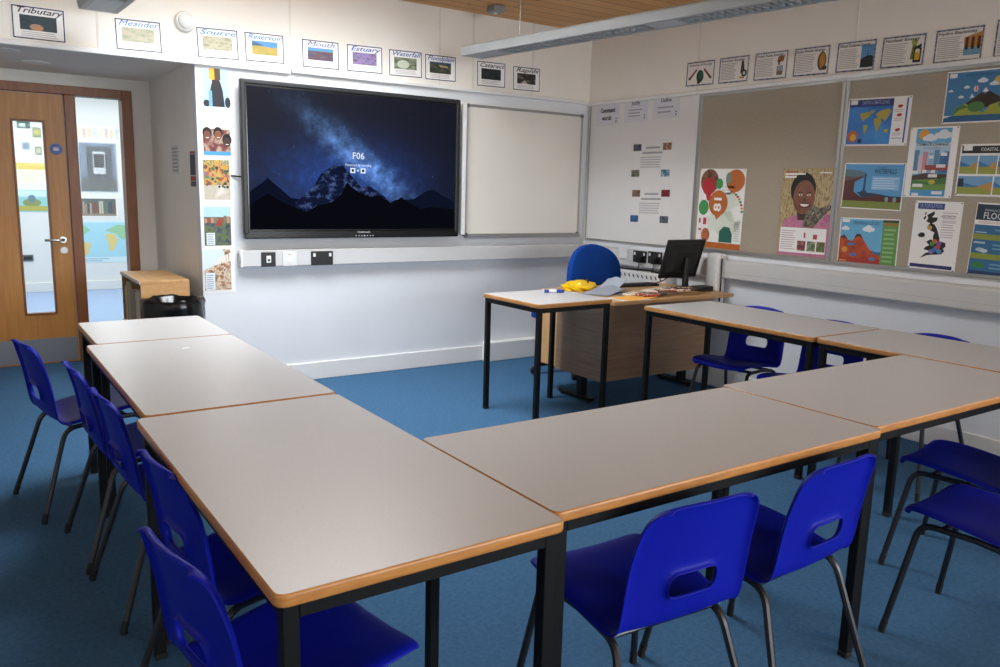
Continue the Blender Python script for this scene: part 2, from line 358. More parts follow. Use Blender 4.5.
# ================================================================== SCHOOL CHAIRS
def make_chair(label, loc, rz, group):
    t = thing('school_chair', label, 'chair', loc, rz, group)
    prof = [(.229, .399, .15), (.239, .411, .168), (.233, .425, .182), (.20, .434, .198), (.11, .43, .206), (.0, .415, .204), (-.07, .401, .2), (-.115, .394, .197),
            (-.149, .40, .195), (-.168, .427, .194), (-.178, .487, .193), (-.187, .551, .192), (-.196, .605, .19), (-.207, .655, .187), (-.218, .698, .18), (-.227, .722, .163), (-.237, .735, .137), (-.249, .733, .12)]
    S = [-1, -.93, -.72, -.4, -.2, 0, .2, .4, .72, .93, 1]
    b = bmesh.new(); g = []
    for i, (y, z, w) in enumerate(prof):
        row = []
        back = min(1, max(0, (z-.392)/.08)) if i > 7 else 0
        for s in S:
            e = max(0, abs(s)-.93)/.07
            yy, zz = y, z
            yy += back*(.022*s*s) - back*e*.02
            if i <= 8: zz += (1-back)*(.012*abs(s)**2.2 - e*.012)
            if i in (0, 1): zz -= .0
            if i > 12: zz -= .012*abs(s)**3
            row.append(b.verts.new((s*w, yy, zz)))
        g.append(row)
    hole = []
    for i in range(len(prof)-1):
        for j in range(len(S)-1):
            if i == 10 and 3 <= j <= 6: continue
            b.faces.new((g[i][j], g[i][j+1], g[i+1][j+1], g[i+1][j]))
    # short collar round the hand slot, turned to the rear
    loop = [g[10][j] for j in range(3, 8)] + [g[11][j] for j in range(7, 2, -1)]
    in1 = [b.verts.new(v.co + Vector((0, -.016, -.003))) for v in loop]
    for k in range(len(loop)): b.faces.new((loop[k], loop[(k+1) % len(loop)], in1[(k+1) % len(loop)], in1[k]))
    bmesh.ops.recalc_face_normals(b, faces=b.faces[:])
    me = bpy.data.meshes.new('shell'); b.to_mesh(me); b.free(); me.materials.append(BLUEP)
    me.polygons.foreach_set('use_smooth', [True]*len(me.polygons))
    sh = bpy.data.objects.new('shell', me); COL.objects.link(sh)
    m = sh.modifiers.new('a', 'SOLIDIFY'); m.thickness = .006; m.offset = 0
    m = sh.modifiers.new('b', 'SUBSURF'); m.levels = 2; m.render_levels = 2
    bake(sh); sh.parent = t
    def bend(pts, r=.05, n=5):
        out = [Vector(pts[0])]
        for a, c, d in zip(pts, pts[1:], pts[2:]):
            a, c, d = Vector(a), Vector(c), Vector(d); p = c+(a-c).normalized()*r; q = c+(d-c).normalized()*r
            for k in range(n+1):
                u = k/n; out.append(p*(1-u)**2+c*2*u*(1-u)+q*u*u)
        out.append(Vector(pts[-1])); return out
    for sx in (-1, 1):
        for fy in (1, -1):
            top = .388
            foot = (sx*.217, fy*.245, .012)
            kn = (sx*.168, .185 if fy > 0 else -.13, top if fy > 0 else top-.016)
            lg = MB().tube(bend([(sx*.165, .02, top), kn, foot], .045), .0105, 8).build('leg', STEEL, t, True)
            d = (Vector(foot)-Vector(kn)).normalized(); f0 = Vector(foot)
            MB().tube([f0-d*.03, f0, (f0.x, f0.y, 0)], .0116, 8).build('foot_cap', RUBBER, lg, True)
    for y in (.12, -.1):
        MB().tube([(-.165, y, .388 if y > 0 else .374), (.165, y, .388 if y > 0 else .374)], .009, 8).build('crossbar', STEEL, t, True)
    return t
CG = 'blue plastic school chairs around the tables'
def heading(a): return (math.cos(R(a)), math.sin(R(a)))
def place(bx, by, ang, back=True):
    """bx,by: middle of the rear feet (or front feet); ang: facing, degrees from +x"""
    h = heading(ang); k = .24 if back else -.245
    return (bx+h[0]*k, by+h[1]*k, 0), R(ang-90)
specs = [((.2, 3.85), 10, 1, 'blue plastic chair at the small end table, farthest away in the left row'),
         ((.318, 3.28), 3, 1, 'blue plastic chair second from the door end of the left row'),
         ((.347, 2.79), 4, 1, 'blue plastic chair in the middle of the five along the left row'),
         ((.366, 2.03), 6, 1, 'blue plastic chair second nearest in the left row, half hidden by the nearest chair back'),
         ((.282, 1.515), 9, 1, 'blue plastic chair nearest the camera in the left row, its seat under the corner table'),
         ((1.375, 1.135), 86, 1, 'blue plastic chair at the front table seen from behind, nearer the corner table'),
         ((1.91, 1.14), 92.5, 1, 'blue plastic chair at the front table seen from behind, next to the joined table legs'),
         ((2.675, 1.315), 95, 0, 'blue plastic chair drawn back from the front table, nearer of two at the right edge'),
         ((3.15, 1.615), 99, 0, 'blue plastic chair half under the front table at the right edge, the farther of two'),
         ((4.19, 3.19), 188, 1, 'blue plastic chair against the right wall nearest the teacher\'s desk, its hand slot showing'),
         ((4.12, 2.61), 181, 1, 'blue plastic chair between right-hand tables and wall, behind the joint of the two tables'),
         ((4.2, 2.08), 180, 1, 'blue plastic chair by the right wall, its back top showing below the map of Britain')]
first = None
for (bx, by), ang, bk, lb in specs:
    loc, rz = place(bx, by, ang, bk)
    if first is None: first = make_chair(lb, loc, rz, CG)
    else: dup(first, loc, rz, lb)

# ================================================================== INTERACTIVE DISPLAY
def mnode(N, L, op, a, b=None):
    n = N.new('ShaderNodeMath'); n.operation = op
    for i, x in enumerate((a, b)):
        if x is None: continue
        if isinstance(x, (int, float)): n.inputs[i].default_value = x
        else: L.new(x, n.inputs[i])
    return n.outputs[0]
def night():
    m = bpy.data.materials.new('night_sky_picture'); m.use_nodes = True; N, L = nodes(m)
    b = N['Principled BSDF']; b.inputs['Base Color'].default_value = (.004, .004, .006, 1); b.inputs['Roughness'].default_value = .5; b.inputs['Specular IOR Level'].default_value = .08
    tc = N.new('ShaderNodeTexCoord'); sp = N.new('ShaderNodeSeparateXYZ'); L.new(tc.outputs['Object'], sp.inputs[0])
    u, v = sp.outputs[0], sp.outputs[1]
    ma = lambda op, a, b=None: mnode(N, L, op, a, b)
    def gauss(x, s): return ma('EXPONENT', ma('MULTIPLY', ma('MULTIPLY', x, x), -1/(s*s)))
    def lincomb(a, b, c): return ma('ADD', ma('ADD', ma('MULTIPLY', u, a), ma('MULTIPLY', v, b)), c)
    n1 = N.new('ShaderNodeTexNoise'); n1.inputs['Scale'].default_value = 11; n1.inputs['Detail'].default_value = 8; n1.inputs['Roughness'].default_value = .65; L.new(tc.outputs['Object'], n1.inputs['Vector'])
    nz = ma('MULTIPLY', ma('POWER', n1.outputs['Fac'], 3.2), 1.9)
    glow = ma('MULTIPLY', gauss(ma('ADD', u, .12), .5), gauss(ma('ADD', v, .13), .24))
    band = ma('MULTIPLY', gauss(lincomb(.6, .8, -.02), .085), gauss(lincomb(.8, -.6, 0), .42))
    st = N.new('ShaderNodeTexVoronoi'); st.inputs['Scale'].default_value = 30; L.new(tc.outputs['Object'], st.inputs['Vector'])
    n2 = N.new('ShaderNodeTexNoise'); n2.inputs['Scale'].default_value = 14; L.new(tc.outputs['Object'], n2.inputs['Vector'])
    star = ma('MULTIPLY', ma('LESS_THAN', st.outputs['Distance'], .07), ma('GREATER_THAN', n2.outputs['Fac'], .6))
    def scaled(col, fac):
        k = N.new('ShaderNodeMix'); k.data_type = 'RGBA'; k.clamp_factor = False; k.inputs[6].default_value = (0, 0, 0, 1); k.inputs[7].default_value = lin(col); L.new(fac, k.inputs[0]); return k.outputs[2]
    def addc(a, b2):
        k = N.new('ShaderNodeMix'); k.data_type = 'RGBA'; k.blend_type = 'ADD'; k.inputs[0].default_value = 1; L.new(a, k.inputs[6]); L.new(b2, k.inputs[7]); return k.outputs[2]
    base = N.new('ShaderNodeRGB'); base.outputs[0].default_value = lin('#080B1A')
    c = addc(base.outputs[0], scaled('#1F4FA8', ma('MULTIPLY', glow, ma('ADD', ma('MULTIPLY', nz, 1.2), .3))))
    c = addc(c, scaled('#7FB4FF', ma('MULTIPLY', band, ma('MULTIPLY', nz, 1.7))))
    c = addc(c, scaled('#9FC0FF', ma('MULTIPLY', star, .5)))
    L.new(c, b.inputs['Emission Color']); b.inputs['Emission Strength'].default_value = 1.0
    return m
tvx0, tvx1, tvz0, tvz1, tvy = 1.637, 3.322, 1.045, 2.09, 5.454
tv = thing('interactive_display', 'large black interactive screen on the back wall showing a starry mountain night', 'screen', ((tvx0+tvx1)/2, tvy, 1.0))
cx, cz0 = 0, 1.0
tw = (tvx1-tvx0)/2
c0, c1 = tvz0-cz0, tvz1-cz0
h = MB(); h.box(-tw, 0, c0+.03, -tw+.035, .045, c1, bev=.008, seg=2); h.box(tw-.035, 0, c0+.03, tw, .045, c1, bev=.008, seg=2)
h.box(-tw+.02, 0, c1-.032, tw-.02, .045, c1, bev=.008, seg=2)
h.build('bezel', BEZEL, tv)
h = MB(); h.box(-tw+.005, .002, c0, tw-.005, .05, c0+.055, bev=.006, seg=2)
bb = h.build('bottom_bezel', SCREENBLK, tv)
box(-tw+.03, .02, c0+.05, tw-.03, .075, c1-.03).build('rear_housing', BLACK, tv)
box(-.35, .07, .3, .35, .1, .8).build('wall_bracket', BLACK, tv)
box(-tw+.03, .008, c0+.05, tw-.03, .02, c1-.028).build('screen_border', SCREENBLK, tv)
sw, shh = tw-.042, (c1-.042-(c0+.062))/2
szc = (c1-.042+c0+.062)/2
scr = box(-sw, -shh, -.001, sw, shh, 0).build('screen_picture', night(), tv)
scr.matrix_local = Matrix.Translation((0, .0065, szc)) @ Matrix.Rotation(R(90), 4, 'X')
mtd = emis('dark_ridge_picture', '#0A0B12', .9); mtm = emis('mid_ridge_picture', '#0F1428', .9)
snow = bpy.data.materials.new('snowy_peak_picture'); snow.use_nodes = True
N, L = nodes(snow); N.remove(N['Principled BSDF']); e = N.new('ShaderNodeEmission'); tc = N.new('ShaderNodeTexCoord'); mp = N.new('ShaderNodeMapping'); mp.inputs['Rotation'].default_value = (0, 0, R(50)); mp.inputs['Scale'].default_value = (1, 1.4, 1)
nt = N.new('ShaderNodeTexNoise'); nt.inputs['Scale'].default_value = 13; nt.inputs['Detail'].default_value = 9; nt.inputs['Roughness'].default_value = .7; rp = N.new('ShaderNodeValToRGB')
rp.color_ramp.elements[0].position = .5; rp.color_ramp.elements[0].color = lin('#121832'); rp.color_ramp.elements[1].position = .72; rp.color_ramp.elements[1].color = lin('#5F78B4')
L.new(tc.outputs['Object'], mp.inputs[0]); L.new(mp.outputs[0], nt.inputs[0]); L.new(nt.outputs['Fac'], rp.inputs[0]); L.new(rp.outputs[0], e.inputs[0]); L.new(e.outputs[0], N['Material Output'].inputs[0])
def sp(px, py):  # picture fractions of the screen image
    return (-sw+2*sw*(px-.02), -shh+2*shh*(1-py))
F = Flat()
F.poly([sp(*q) for q in ((.02, .74), (.03, .72), (.08, .66), (.1, .63), (.12, .66), (.15, .7), (.2, .77), (.25, .78), (.25, .98), (.02, .98))], mtm, 1)
F.poly([sp(*q) for q in ((.22, .8), (.28, .72), (.31, .66), (.34, .58), (.37, .55), (.4, .52), (.42, .53), (.44, .52), (.46, .56), (.5, .63), (.53, .68), (.56, .66), (.6, .7), (.64, .74), (.68, .8), (.68, .98), (.22, .98))], snow, 1.2)
F.poly([sp(*q) for q in ((.64, .82), (.7, .77), (.74, .77), (.8, .76), (.86, .7), (.9, .68), (.94, .72), (1.02, .78), (1.02, .98), (.64, .98))], mtm, 1)
F.poly([sp(*q) for q in ((.02, .84), (.04, .8), (.1, .74), (.16, .8), (.22, .84), (.27, .87), (.32, .82), (.38, .8), (.43, .74), (.46, .64), (.48, .68), (.52, .72), (.57, .75), (.62, .74), (.68, .8), (.73, .75), (.77, .79), (.83, .84), (.9, .82), (1.02, .84), (1.02, 1), (.02, 1))], mtd, 1.6)
wem = emis('white_screen_text', '#E6F0FF', 1)
for k, px in ((0, .487), (1, .537)):
    a = sp(px, .555); F.rect(a[0]-.019, a[1]-.018, a[0]+.019, a[1]+.018, wem, 2.2); F.rect(a[0]-.009, a[1]-.009, a[0]+.009, a[1]+.009, mtm, 2.6)
a = sp(.512, .555); F.rect(a[0]-.006, a[1]-.006, a[0]+.006, a[1]+.006, wem, 2.2)
F.build('screen_landscape', scr)
a = sp(.514, .447); text('F06', scr, a[0], a[1], wem, h=.048, bold=.01)
a = sp(.514, .515); text('Powered by learning', scr, a[0], a[1], wem, h=.019, width=.2, name='small_lettering')
fb = Flat(); gm = M('#C9C9C9', .5); 
for i in range(7): fb.ell(-.067+i*.0225, 0, .0042 if i != 3 else .006, .0042 if i != 3 else .006, gm, 1, 10)
ob = fb.build('control_buttons', bb); ob.matrix_local = Matrix.Translation((.035, .0008, c0+.015)) @ Matrix.Rotation(R(90), 4, 'X')
tx = text('Clevertouch', bb, 0, 0, gm, h=.013, width=.1, bold=.01, n=0); tx.matrix_local = Matrix.Translation((.03, .0008, c0+.042)) @ Matrix.Rotation(R(90), 4, 'X')

# ================================================================== WHITEBOARD AND WALL FITTINGS
wb = box(3.43, YB-.022, 1.06, 4.592, YB-.002, 2.06).build('whiteboard', texmat('whiteboard_enamel', [(.35, '#DEDBD1'), (.7, '#E3E0D6')], noise=2, rough=.25))
tag(wb, 'cream whiteboard with thin aluminium frame, right of the big screen', 'whiteboard')
f = MB()
f.box(3.415, YB-.03, 2.055, 4.607, YB-.002, 2.075, bev=.003); f.box(3.415, YB-.03, 1.045, 4.607, YB-.002, 1.063, bev=.003); f.box(3.415, YB-.03, 1.063, 3.433, YB-.002, 2.055, bev=.003); f.box(4.589, YB-.03, 1.063, 4.607, YB-.002, 2.055, bev=.003)
f.build('frame', ALU, wb)
f = MB(); f.box(3.43, YB-.075, 1.03, 4.58, YB-.03, 1.042, bev=.002); f.box(3.43, YB-.075, 1.042, 4.58, YB-.07, 1.055); f.build('pen_tray', ALU, wb)
for x in (3.415, 4.579):
    for z in (1.042, 2.047): box(x-.002, YB-.034, z, x+.03, YB-.003, z+.03, bev=.004).build('corner_cap', M('#6F7274', .5), wb)
fb = Flat(); sm = M('#CBCCCC', .5)
ghost = texmat('wiped_pen_marks', [(.4, '#DEDBD1'), (.75, '#B9C0CC')], noise=9, scale=(1, 1, 3), rough=.3)
tag(box(3.362, YB-.07, 1.055, 3.4, YB-.002, 2.075, bev=.006, seg=2).build('board_rail', WHITE), 'tall slim white rail on the wall between screen and whiteboard', 'rail')
# trunking along the back wall
tr = thing('cable_trunking', 'white cable trunking under the big screen along the back wall', 'trunking', (3.1, YB, .91))
MB().box(-1.47, -.06, -.06, 1.5, -.001, .055, bev=.006, seg=2).build('channel', TRUNK, tr)
box(-1.483, -.064, -.064, -1.465, -.001, .059, bev=.006).build('end_cap', M('#EDEDEC', .4), tr)
ds = disc(0, 0, 0, .04, .006).build('end_knockout', M('#C2C3C4', .5), tr); ds.matrix_local = Matrix.Translation((-1.482, -.03, 0)) @ Matrix.Rotation(R(-90), 4, 'Z')
def socket(name, label, cat, c, z, side, w, h, mat, kind, off):
    o = box(-w/2, -h/2, 0, w/2, h/2, .009, bev=.003, seg=2).build(name, mat)
    o.matrix_world = wallmat(side, c, z, 0, off); tag(o, label, cat); F = Flat(); wh = M('#E8E8E8', .4)
    dk = M('#050505', .5)
    if kind == 'double':
        for sx in (-1, 1):
            box(sx*w*.36-.009, h*.12, .009, sx*w*.36+.009, h*.36, .0125, bev=.001).build('switch', wh, o)
            for du, dv in ((0, -.002), (-.011, -.022), (.011, -.022)): F.rect(sx*w*.2+du-.003, dv-.004, sx*w*.2+du+.003, dv+.004, dk, 16)
    if kind == 'single': box(-.016, -.022, .009, .016, .026, .013, bev=.002).build('module', wh, o); F.rect(-.008, -.012, .008, .004, dk, 23)
    if kind == 'switch': box(-.014, -.024, .009, .014, .024, .013, bev=.002).build('switch', M('#F0F0F0', .4), o); F.rect(-.006, .028, .006, .034, emis('red_neon', '#FF5540', 1.2), 16)
    if kind == 'plate': F.ell(-w*.38, 0, .003, .003, M('#9A9A9A', .5), 16, 8); F.ell(w*.38, 0, .003, .003, M('#9A9A9A', .5), 16, 8)
    if F.v: F.build('details', o)
    return o
BS = M('#121213', .35, name='black_socket_plastic'); WS = M('#DEDEDD', .4, name='white_socket_plastic')
socket('data_outlet', 'square black outlet with one white module under the screen', 'socket', 1.808, .9, 'back', .1, .1, BS, 'single', .0605)
socket('fused_switch', 'white switched spur with red light under the screen', 'switch', 1.957, .9, 'back', .1, .1, WS, 'switch', .0605)
socket('wall_socket', 'black double socket under the screen, on the back wall trunking', 'socket', 2.198, .9, 'back', .165, .1, BS, 'double', .0605)
# trunking along the right wall
tr2 = thing('dado_trunking', 'deep white trunking along the right wall below the noticeboards', 'trunking', (XR, 3.0, .9))
MB().loft([[(-.001, y, -.07), (-.08, y, -.07), (-.084, y, -.06), (-.084, y, .045), (-.075, y, .056), (-.001, y, .062)] for y in (-1.9, 2.5)]).build('channel', TRUNK, tr2)
MB().box(-.0855, -1.9, -.03, -.084, 2.5, -.027).build('cover_seam', M('#B5B5B2', .5), tr2)
socket('wall_socket', 'black double socket behind the monitor with a plug in it, nearer the blue office chair', 'socket', -4.735, .915, 'right', .15, .095, BS, 'double', .0845)
socket('wall_socket', 'black double socket half hidden by the monitor edge', 'socket', -4.565, .92, 'right', .15, .095, BS, 'double', .0845)
socket('blank_plate', 'white blank plate on the trunking right of the office chair', 'plate', -4.93, .935, 'right', .1, .1, WS, 'plate', .0845)
for y, lb in ((4.71, 'black mains plug in the socket nearer the office chair'), (4.55, 'black mains plug in the socket at the monitor edge')):
    o = box(-.022, -.025, 0, .022, .022, .035, bev=.007, seg=2).build('mains_plug', RUBBER); o.matrix_world = wallmat('right', -y, .895, 0, .0975); tag(o, lb, 'plug', 'plugs behind the monitor')
    MB().tube([(0, -.02, .02), (0, -.05, .022), (-.02, -.1, .015), (-.06, -.16, .0)], .0035, 6).build('flex', RUBBER, o, True)
jb = MB(); jb.loft([[(x, y, z) for x, y in rr(.1, .13, .035, 4, XR-.075, 3.955)] for z in (.62, .97)] + [[(x, y, z) for x, y in rr(.1*k, .13*k, .035*k, 4, XR-.075, 3.955)] for z, k in ((.985, .95), (1.0, .8), (1.007, .5))])
tag(jb.build('corner_junction_box', TRUNK, None, True), 'tall rounded white box on the trunking beside the monitor', 'junction box')
c = MB().tube([(XR-.1, 3.882, .97), (XR-.105, 3.878, .9), (XR-.105, 3.875, .8), (XR-.1, 3.88, .66)], .005, 6).build('black_cable', RUBBER, None, True); tag(c, 'black cable hanging down the rounded white wall box', 'cable')
c = MB().tube([(XR-.1, 5.05, .815), (XR-.1, 4.9, .805), (XR-.1, 4.6, .815), (XR-.1, 4.35, .79), (XR-.1, 4.2, .8)], .007, 6).build('power_lead', RUBBER, None, True); tag(c, 'black lead running along the bottom of the trunking behind the desk', 'cable')
# convector heater
ht = thing('convector_heater', 'low white slotted heater under the trunking behind the teacher\'s desk', 'heater', (XR, 4.9, 0))
MB().box(-.13, -.5, .1, -.002, .48, .8, bev=.01, seg=2).build('casing', M('#DCDBD8', .45), ht)
MB().box(-.11, -.45, 0, -.03, .43, .1).build('plinth', M('#8B8B89', .5), ht)
s = MB()
for i in range(19):
    y = -.46+i*.05; s.b.faces.ensure_lookup_table()
    s.loft([[(-.1335, y+a, z) for a, z in ((0, .75), (.012, .75), (.024, .775), (.012, .775))], [(-.129, y+a, z) for a, z in ((0, .75), (.012, .75), (.024, .775), (.012, .775))]])
s.build('slots', M('#4A4A4A', .6), ht)

# ---- right wall boards
wp = box(XR-.016, 4.275, 1.02, XR-.002, 5.5, 2.148).build('wall_panel', M('#E4E3E1', .4)); tag(wp, 'smooth white panel in the room corner holding the command word sheets', 'panel')
f = MB(); f.box(XR-.02, 4.262, 1.01, XR-.002, 4.275, 2.15); f.box(XR-.02, 5.5, 1.01, XR-.002, 5.512, 2.15); f.box(XR-.02, 4.275, 1.008, XR-.002, 5.5, 1.02); f.build('frame', ALU, wp)
BOFF = .022
def noticeboard(y0, y1, label):
    o = box(XR-.02, y0, 1.025, XR-.002, y1, 2.15).build('noticeboard', HESS); tag(o, label, 'noticeboard', 'hessian noticeboards')
    f = MB(); t = .022
    f.box(XR-.026, y0-t, 2.13, XR-.002, y1+t, 2.152, bev=.002); f.box(XR-.026, y0-t, 1.005, XR-.002, y1+t, 1.027, bev=.002)
    f.box(XR-.026, y0-t, 1.027, XR-.002, y0, 2.13, bev=.002); f.box(XR-.026, y1, 1.027, XR-.002, y1+t, 2.13, bev=.002)
    f.build('frame', ALU, o); return o
noticeboard(3.1, 4.235, 'hessian noticeboard holding only the child photo poster and the circles poster')
noticeboard(1.35, 3.052, 'hessian noticeboard crowded with map and landform posters')

# ================================================================== SHEETS: upper back wall
NAVY = M('#1B2340', .6); DK = M('#23262C', .6); GREY = M('#9A9A9A', .7); LGREY = M('#C4C4C6', .7)
BLU = M('#2D5CA8', .6); LBLU = M('#3F86C8', .6)
rivers = [
 ('Tributary', (0.517, 2.29, 0.265, 0.179, -.2), ('#0E2A33', '#16323A', '#0A1820'), NAVY, 'leftmost readable sheet, dark photo'),
 ('Meander', (1.053, 2.291, 0.26, 0.18, 1.3), ('#8E9A7E', '#B5B39A', '#C8B6A8'), LBLU, 'left of the smoke detector'),
 ('Source', (1.53, 2.3, 0.259, 0.184, 2.0), ('#7A7A52', '#B9B49A', '#8D8A66'), LBLU, 'right of the smoke detector'),
 ('Reservoir', (1.837, 2.309, 0.261, 0.182, 1.4), None, LBLU, 'blue sky and yellow fields'),
 ('Mouth', (2.232, 2.311, 0.266, 0.183, 1.0), ('#1E4E8C', '#6E4A3A', '#3A6EA0'), BLU, 'above the left of the screen'),
 ('Estuary', (2.566, 2.317, 0.274, 0.183, 1.2), ('#5B3A34', '#9A86B8', '#4F6270'), BLU, 'with a purple-toned photo'),
 ('Waterfall', (2.895, 2.32, 0.271, 0.184, 1.2), ('#A6AF98', '#6E7A5C', '#4A4A32'), BLU, 'with a pale green photo'),
 ('Floodplain', (3.194, 2.32, 0.268, 0.182, 0.8), ('#1D2A22', '#2F3A2C', '#6A5F46'), BLU, 'beside the end of the light fitting'),
 ('Cataract', (3.659, 2.319, 0.267, 0.187, 0.8), ('#0B1517', '#13201F', '#2A3550'), NAVY, 'second from the room corner'),
 ('Rapids', (4.006, 2.317, 0.269, 0.183, 0.9), ('#141414', '#2A2620', '#8B8178'), NAVY, 'nearest the room corner')]
RG = 'river word sheets on the upper back wall'
for nm, q, cols, lc, where in rivers:
    w, h = q[2]+.012, q[3]+.012
    o = sheet('word_sheet', 'white sheet headed %s in slanted blue letters, %s' % (nm, where), 'sheet', 'back', (q[0], q[1], w, h, q[4]), group=RG)
    F = Flat(); F.border(q[2], q[3], .0065, NAVY if lc != LBLU else M('#2A3854', .6), 1)
    F.lines(-.09, .1, -.078, -.045, 3, LGREY, 1, seed=len(nm)); F.build('print', o)
    P = Flat()
    if cols: P.rect(-.095, -.04, .092, .042, photo('photo_'+nm.lower(), *cols, scale=17, sq=(1, 2.6, 1)), 1)
    else:
        P.rect(-.085, -.045, .088, .042, M('#4F8FD0', .5), 1); P.poly([(-.085, .018), (-.03, .012), (.05, .004), (.088, .008), (.088, -.045), (-.085, -.045)], photo('photo_fields', '#C7A544', '#B39A48', '#8E9A4A'), 1.5); P.poly([(-.085, .036), (-.05, .03), (0, .014), (-.085, .01)], M('#3F5F7A', .6), 2)
    if nm == 'Tributary': P.ell(-.012, -.022, .035, .018, M('#B08A72', .6), 2); P.ell(0, -.03, .02, .01, M('#C88A62', .6), 2.5)
    if nm == 'Mouth': P.rect(-.095, .02, .092, .042, M('#5F9AC8', .5), 2)
    if nm == 'Waterfall': P.ell(-.02, -.005, .05, .03, M('#C9D2C0', .6), 2)
    if nm == 'Floodplain': P.poly([(-.02, .022), (.06, .018), (.07, .004), (0, .006)], M('#B09A72', .6), 2); P.rect(-.095, .03, .092, .042, M('#24486A', .6), 2)
    if nm == 'Rapids': P.poly([(-.06, -.04), (-.02, -.01), (0, -.03), (.02, -.035), (.0, -.04)], M('#B8ACA0', .6), 2)
    P.build('picture', o)
    text(nm, o, 0, .066, lc, h=.033, width=min(.232, .03*len(nm)+.05), shear=.35, bold=0 if nm[0] == 'M' else .01)
o = sheet('word_sheet', 'navy-edged sheet cut off by the left edge of the picture', 'sheet', 'back', (0.13, 2.283, .277, .191, .5), group=RG)
F = Flat(); F.border(.268, .182, .014, NAVY, 1); F.rect(-.095, -.04, .092, .045, photo('photo_dark_bank', '#1A2436', '#2A3446', '#4A5260'), 1); F.build('print', o)
# photo prints in a column beside the screen
bk = sheet('photo_backing', 'tall narrow white card behind the column of photo prints', 'card', 'back', (1.496, 1.419, .2, 1.49, 0), off=.001)
SKY = M('#A9CDE8', .5); SKIN = M('#5A3524', .6)
PG = 'photo prints in a column beside the screen'
def prt(q, label): return sheet('photo_print', label, 'photo', 'back', q, off=.0035, group=PG, th=.0008)
o = prt((1.509, 2.023, .182, .252, 1), 'topmost print of the column, figure carrying a yellow can on its head'); F = Flat()
F.rect(-.085, -.12, .085, .12, SKY, 1); F.poly([(-.045, -.12), (.05, -.12), (.042, -.02), (.03, .03), (.02, .05), (-.015, .05), (-.03, .02), (-.04, -.02)], M('#1C1D28', .6), 2)
F.ell(.0, .035, .026, .028, M('#2B1B16', .6), 3); F.rect(-.042, .05, .03, .12, M('#4A3A22', .6), 3.2); F.rect(-.042, .05, -.008, .12, M('#E8A21E', .5), 3.6); F.rect(-.05, -.12, -.028, -.02, M('#6FA3BF', .6), 2.6)
F.ell(-.065, -.1, .022, .022, M('#22262C', .6), 2.4); F.ell(.07, -.09, .018, .034, M('#22262C', .6), 2.4); F.build('picture', o)
o = prt((1.501, 1.731, .184, .284, 1), 'second print of the column, three smiling faces over a blue strip'); F = Flat()
F.rect(-.088, -.138, .088, .03, photo('photo_garments', '#3A1E1A', '#6E2A22', '#A4927C', '#4A2A20', scale=20), 1); F.rect(-.088, -.138, .088, -.115, M('#3E8FD0', .5), 3); F.lines(-.02, .05, .06, .075, 2, GREY, 1)
for a, b_, c_ in ((-.06, -.005, '#6B3E2A'), (.01, -.002, '#7A4830'), (.066, -.045, '#3A231C')):
    F.ell(a, b_+.008, .03, .038, M('#15110F', .7), 2); F.ell(a, b_-.008, .023, .03, M(c_, .6), 2.4); F.rect(a-.009, b_-.024, a+.009, b_-.02, PAPER, 2.8); F.ell(a-.009, b_-.002, .003, .002, DK, 2.8, 8); F.ell(a+.009, b_-.002, .003, .002, DK, 2.8, 8)
for i in range(5): F.ell(-.075+.018*i, .095+.012*math.sin(i*1.4), .012, .003, M('#A8ADA8', .7), 1.2, 10, .5)
F.build('picture', o)
o = prt((1.493, 1.432, .185, .275, 1), 'middle print of the column, crowded colourful market goods'); F = Flat()
F.rect(-.086, -.13, .086, .13, photo('photo_market_ground', '#C9C2B4', '#B0A898', '#D6D0C8', scale=9), 1)
rd = random.Random(3)
F.rect(-.086, -.035, .086, .13, photo('photo_market_stall', '#2A2A22', '#8A4A34', '#C9A04A', '#4A6A4A', '#C8B8A8', scale=26), 1.2)
for i in range(34):
    F.ell(rd.uniform(-.075, .075), rd.uniform(-.05, .1), rd.uniform(.006, .017), rd.uniform(.005, .013), M(rd.choice(['#A8442E', '#C88A3A', '#2F5A3A', '#A84A6A', '#22221C', '#5F8F8A', '#6A4228', '#3A2A20']), .6), 1.4+i*.02, 9, rd.uniform(0, 3))
F.build('picture', o)
o = prt((1.488, 1.127, .185, .27, 0), 'fourth print of the column, shanty roofs above dark water'); F = Flat()
F.rect(-.088, .06, .088, .13, SKY, 1); F.rect(-.088, -.13, .088, .06, photo('photo_bank', '#2B3A22', '#5A6A3A', '#3A4652', '#1E2A30', scale=24), 1)
for i in range(8): F.rect(-.085+.021*i, .02, -.067+.021*i, .05+.02*rd.random(), M(rd.choice(['#B08A6A', '#C9B9A4', '#8E4A34', '#7A6A5A']), .7), 1.5+i*.03)
F.poly([(-.015, -.0), (.01, .06), (.035, 0)], M('#8A3A2A', .7), 2); F.rect(-.075, -.125, -.02, -.045, M('#D8E4EE', .7), 2.4); F.lines(-.07, -.025, -.12, -.05, 6, GREY, 2.8); F.build('picture', o)
o = prt((1.479, .834, .184, .291, 0), 'lowest print of the column, rocky rubble slope under a pale sky'); F = Flat()
F.rect(-.088, -.138, .088, .138, photo('photo_rubble', '#3A2E22', '#9A6A44', '#D8C8B0', '#2A2A24', scale=34), 1); F.poly([(-.088, .138), (.04, .138), (.05, .06), (0, .04), (-.088, .0)], M('#CFE0EA', .6), 1.5)
for i in range(7): F.rect(-.02+.016*i, .03+.004*i, -.008+.016*i, .065+.008*i, M('#E4DED2', .7), 2)
F.rect(-.08, -.135, -.02, -.02, M('#D8E4EE', .7), 2.4); F.lines(-.075, -.025, -.13, -.03, 7, GREY, 2.8); F.build('picture', o)
